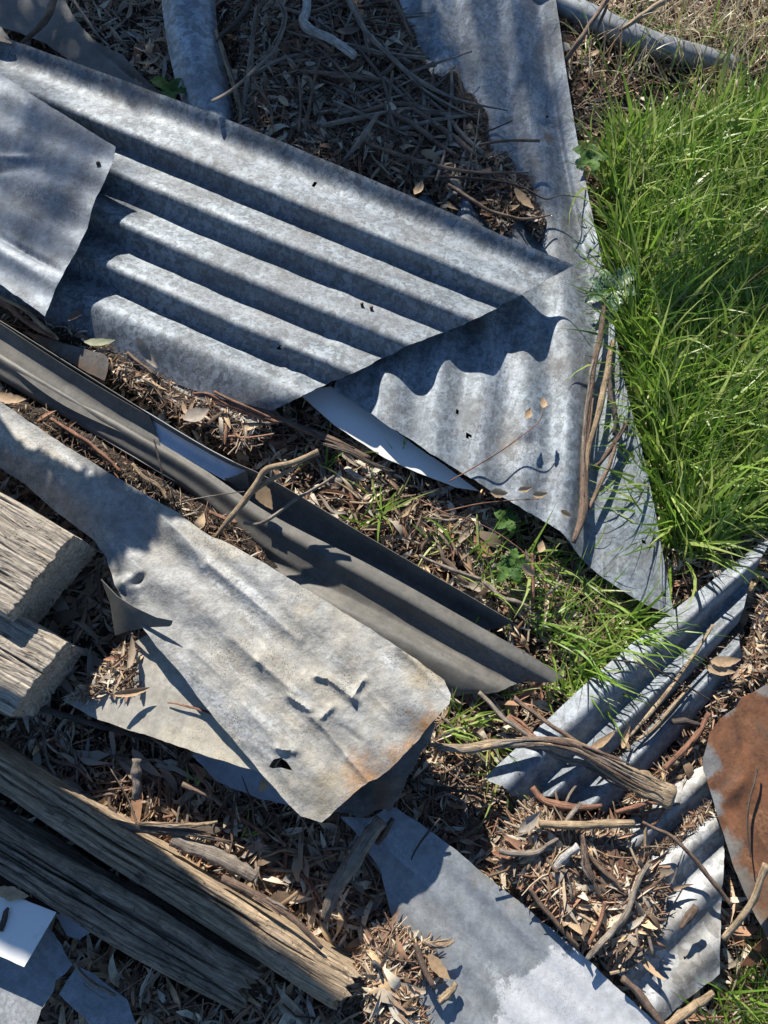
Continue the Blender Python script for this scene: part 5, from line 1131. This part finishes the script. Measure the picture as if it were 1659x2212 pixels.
RG1 = [(1275, 340), (1320, 330), (1450, 300), (1600, 270), (1760, 260), (1760, 1090), (1660, 1095), (1560, 1165), (1500, 1225), (1458, 1220), (1425, 1080), (1395, 960), (1365, 830), (1330, 620), (1290, 400)]
big_mesh('grass', [blades(5200, RG1, 0, (.08, .17), (.0033, .0065), .6, R(60), PG), blades(1900, RG1, 0, (.12, .22), (.005, .0085), .8, R(65), PG[[1, 3, 4]]), blades(260, RG1, 0, (.1, .2), (.002, .0035), .7, R(60), PDRY)], MGRASS, smooth=True)
RG1e = [(1310, 560), (1350, 560), (1400, 830), (1440, 1000), (1475, 1240), (1440, 1200), (1395, 980), (1352, 800)]
big_mesh('drooping_grass', [blades(330, RG1e, 0, (.10, .2), (.003, .006), .7, R(165), PG)], MGRASS, smooth=True)
RG2 = [(985, 1200), (1120, 1180), (1260, 1240), (1370, 1330), (1400, 1370), (1330, 1420), (1240, 1480), (1210, 1450), (1130, 1400), (1100, 1330), (1010, 1260)]
big_mesh('thin_grass', [blades(150, RG2, 0, (.05, .12), (.0025, .0045), .8, R(20), PG), blades(85, RG2, 0, (.08, .17), (.003, .0055), .95, R(10), PG[[1, 3, 4]]), blades(60, [(1240, 1485), (1330, 1405), (1410, 1345), (1380, 1315), (1290, 1380), (1205, 1455)], 0, (.10, .17), (.003, .005), .35, R(0), PG), blades(200, RG2, 0, (.03, .08), (.001, .002), 1.0, R(0), PDRY)], MGRASS, smooth=True)
def tuft(px, py, n, L, az, lean=.7):
    r = [(px-14, py-10), (px+14, py-10), (px+14, py+10), (px-14, py+10)]
    return blades(n, r, 0, L, (.0025, .005), lean, R(az), PG[[1, 3, 4]])
big_mesh('grass_tufts', [tuft(822, 1110, 12, (.06, .13), 40), tuft(785, 1140, 8, (.05, .1), 80), tuft(700, 1010, 6, (.05, .09), 60), tuft(955, 1575, 20, (.05, .12), 15), tuft(1010, 1560, 16, (.05, .11), 20), tuft(1060, 1600, 14, (.05, .1), -70), tuft(1080, 1660, 10, (.06, .12), -60),
                        tuft(1090, 1500, 16, (.04, .09), 20), tuft(900, 985, 10, (.05, .09), 100), tuft(860, 1000, 8, (.05, .09), 110), tuft(640, 1010, 4, (.03, .06), 60), tuft(960, 1180, 14, (.04, .09), 40), tuft(1225, 1500, 20, (.05, .1), 20), tuft(1180, 1490, 14, (.04, .09), 0), tuft(425, 1690, 5, (.03, .06), 60), tuft(530, 1800, 4, (.03, .06), 60),
                        tuft(1600, 1840, 3, (.05, .09), 160), tuft(1540, 1815, 3, (.05, .08), 170)], MGRASS, smooth=True)
RG3 = [(1540, 2150), (1600, 2080), (1700, 2060), (1700, 2290), (1540, 2290)]
big_mesh('corner_grass', [blades(260, RG3, 0, (.06, .13), (.002, .0045), .5, R(60), PG), blades(120, RG3, 0, (.06, .12), (.0015, .003), .6, R(60), PDRY)], MGRASS, smooth=True)
RG4 = [(1230, 100), (1330, 90), (1500, 60), (1700, -40), (1740, 250), (1400, 210), (1270, 220)]
big_mesh('dry_grass', [blades(360, RG4, 0, (.08, .2), (.002, .0035), .8, R(80), PDRY*1.25), blades(110, RG4, 0, (.08, .16), (.003, .005), .5, R(70), PG)], MGRASS, smooth=True)
RG5 = [(1210, -60), (1740, -60), (1740, 60), (1420, 60), (1300, 30)]
big_mesh('straw_stalks', [blades(150, RG5, 0, (.08, .2), (.002, .0032), .9, R(60), PDRY*1.25), blades(90, [(1240, 60), (1420, 110), (1560, 160), (1560, 100), (1400, 40), (1260, 0)], 0, (.1, .2), (.002, .0032), .7, R(40), PDRY*1.3)], MGRASS, smooth=True)

# broad-leaved weeds
def rosette(name, label, px, py, z, n, L, w, mat, seed, az0=0, span=360, lobes=0.0, pitch=-.35):
    rg = np.random.default_rng(seed); e = bpy.data.objects.new(name, None); COL.objects.link(e); c = at(px, py, z); e.location = c; tag(e, label, 'plant')
    for k in range(n):
        a = R(az0+span*k/n+rg.uniform(-12, 12)); l = rg.uniform(*L); m = 14
        t = np.linspace(0, 1, m+1); wd = w*np.sin(np.pi*np.clip(t*.9+.06, 0, 1))**.8*(1+lobes*np.where(np.arange(m+1) % 2 == 0, 1, -1))
        X = t*l; Z = l*(.5*np.sin(t*1.9)*abs(pitch)*1.6-.15*t*t)
        V = []
        for i in range(m+1):
            for s_ in (-1, -.5, 0, .5, 1):
                V.append((X[i]-abs(s_)*lobes*.006, s_*wd[i]*l*.5, Z[i]+abs(s_)*wd[i]*l*.12+.0015*rg.uniform(-1, 1)))
        V = np.array(V); cs, sn = math.cos(a), math.sin(a)
        V = np.c_[V[:, 0]*cs-V[:, 1]*sn, V[:, 0]*sn+V[:, 1]*cs, V[:, 2]]+c
        mesh_obj('leaf', V, [[i*5+j, (i+1)*5+j, (i+1)*5+j+1, i*5+j+1] for i in range(m) for j in range(4)], mat, e)
    return e
rosette('thistle', 'white-veined thistle rosette at the edge of the grass and the long sheet', 1318, 632, .055, 7, (.05, .085), .5, MTHISTLE, 2, lobes=.16)
rosette('weed', 'small green weed with broad leaves beside the bowed strip', 372, 200, .06, 5, (.035, .06), .5, MGREEN, 3, lobes=.12)
rosette('nettle', 'small nettle-like weed in the middle grass', 1098, 1225, .05, 6, (.025, .04), .55, MGREEN, 5, lobes=.28)
rosette('weed', 'little green weed at the upper right edge of the long sheet', 1275, 345, .06, 5, (.03, .045), .6, MGREEN, 7, lobes=.1)
rosette('weed', 'low green weed in shade under the pointed lower edge of the long sheet', 1095, 1125, .04, 5, (.02, .03), .7, MGREEN, 9, lobes=.1)

# ================================================================== beyond the frame: what throws the big shadows
def shade_at(px, py, z, dist):
    return at(px, py, z)+to_sun*dist
def crown(parent, cen, rad, n, seed, leaf=.07):
    rg = np.random.default_rng(seed); d = rg.normal(0, 1, (n, 3)); d /= np.linalg.norm(d, axis=1)[:, None]
    P = cen+d*rad*(rg.uniform(0, 1, (n, 1))**.4)*(1+.25*fbm(d[:, 0]*2, d[:, 1]*2, seed))[:, None]
    Rm = rotmats(rg.uniform(0, 6.28, n), rg.normal(0, .7, n), rg.normal(0, .7, n))
    g = scatter_geo(LEAVES[:8], P, Rm, rg.uniform(leaf*.8, leaf*1.6, n), np.array([(.06, .10, .035), (.08, .12, .045)]))
    return big_mesh('crown', [g], MGRASS, kind=None, parent=parent)
def footprint(region, z, d0, d1, n, leaf, seed):
    """leaves of a branch whose shadow falls on the given part of the ground"""
    rg = np.random.default_rng(seed); q = np.array(region, float)
    x, y = rg.uniform(q[:, 0].min(), q[:, 0].max(), n*3), rg.uniform(q[:, 1].min(), q[:, 1].max(), n*3)
    k = inside(x, y, region); x, y = x[k][:n], y[k][:n]; n = len(x)
    P = at(x, y, z)+to_sun*rg.uniform(d0, d1, (n, 1))
    Rm = rotmats(rg.uniform(0, 6.28, n), rg.normal(0, .7, n), rg.normal(0, .7, n))
    return scatter_geo(LEAVES[:8], P, Rm, rg.uniform(leaf*.8, leaf*1.5, n), np.array([(.06, .10, .035), (.08, .12, .045)]))
gum = bpy.data.objects.new('gum_tree', None); COL.objects.link(gum); gum.location = (1.2, 5.5, 0); tag(gum, 'gum tree standing beyond the top of the picture, shading the top litter', 'tree')
TOP = [(-300, -330), (930, -330), (925, 0), (985, 170), (985, 320), (930, 400), (860, 420), (700, 350), (500, 262), (300, 180), (120, 110), (0, 70), (-300, 0)]
big_mesh('crown', [footprint(TOP, .08, 2.3, 3.1, 5200, .075, 1), footprint([(-300, -50), (60, 120), (275, 300), (215, 450), (150, 560), (0, 540), (-300, 500)], .11, 7, 8.5, 420, .075, 2), footprint([(860, -330), (1190, -330), (1200, 0), (1235, 260), (1215, 420), (1060, 480), (950, 400), (985, 170)], .07, 7, 8.5, 620, .075, 4)], MGRASS, kind=None, parent=None).parent = gum
bpy.data.objects['crown'].matrix_parent_inverse = gum.matrix_basis.inverted()
tr = [(1.2, 5.5, 0), (1.1, 5.3, .8), (.8, 4.6, 1.6), (.3, 3.6, 1.75), (-.3, 3.0, 1.6)]
V, Fc = tube_geo(catmull(tr, 30), [.13, .11, .09, .06, .03], 14, 1, .1, 5); mesh_obj('trunk', V, Fc, MSTICKG, gum)
# an unseen leaning trunk, added and shaped for the straight-edged shade on the beams
def sh(px, py, z, d): return at(px, py, z)+to_sun*d
k0, k1, k2 = sh(-90, 1724, .09, 1.35), sh(200, 1908, .09, 1.5), sh(612, 2296, .09, 1.62)
far = k0+(k0-k1)*3.2; far[2] = .02
lean = catmull([far, (far+k0)/2+np.array([0, 0, .1]), k0, k1, k2, k2+(k2-k1)*.35], 60)
V, Fc = tube_geo(lean, [.11, .09, .07, .07, .08, .075], 20, 1, .1, 6)
lt = mesh_obj('shade_trunk', V, Fc, MSTICKG); tag(lt, 'unseen leaning trunk, added left of the picture to shade the dark beam', 'shade caster')
PF = [(-120, 900), (0, 940), (100, 992), (175, 1038), (240, 1034), (272, 1044), (285, 1090), (330, 1100), (380, 1122), (432, 1146), (405, 1168), (367, 1163), (350, 1204), (322, 1222), (285, 1246), (200, 1250), (100, 1150), (-120, 1120)]
bx = bpy.data.objects.new('shade_shrub', None); COL.objects.link(bx); tag(bx, 'unseen leaf mass, added left of the picture to shade a patch of the battered sheet', 'shrub')  # unseen foliage, added and cut to the outline of the shade patch
bx.location = (*at(-100, 1000, .09)[:2], 0); bx.location[0] -= .35; bx.location[1] += .8
c = big_mesh('crown', [footprint(PF, .085, .95, 1.25, 2600, .03, 3)], MGRASS, kind=None); c.parent = bx; c.matrix_parent_inverse = bx.matrix_basis.inverted()
pm = sh(100, 1080, .09, 1.1)
V, Fc = tube_geo(catmull([tuple(bx.location), (bx.location[0]+.05, bx.location[1]+.02, .3), tuple(pm)], 20), [.02, .016, .008], 8, 1, .1, 7); mesh_obj('trunk', V, Fc, MSTICKG, bx)
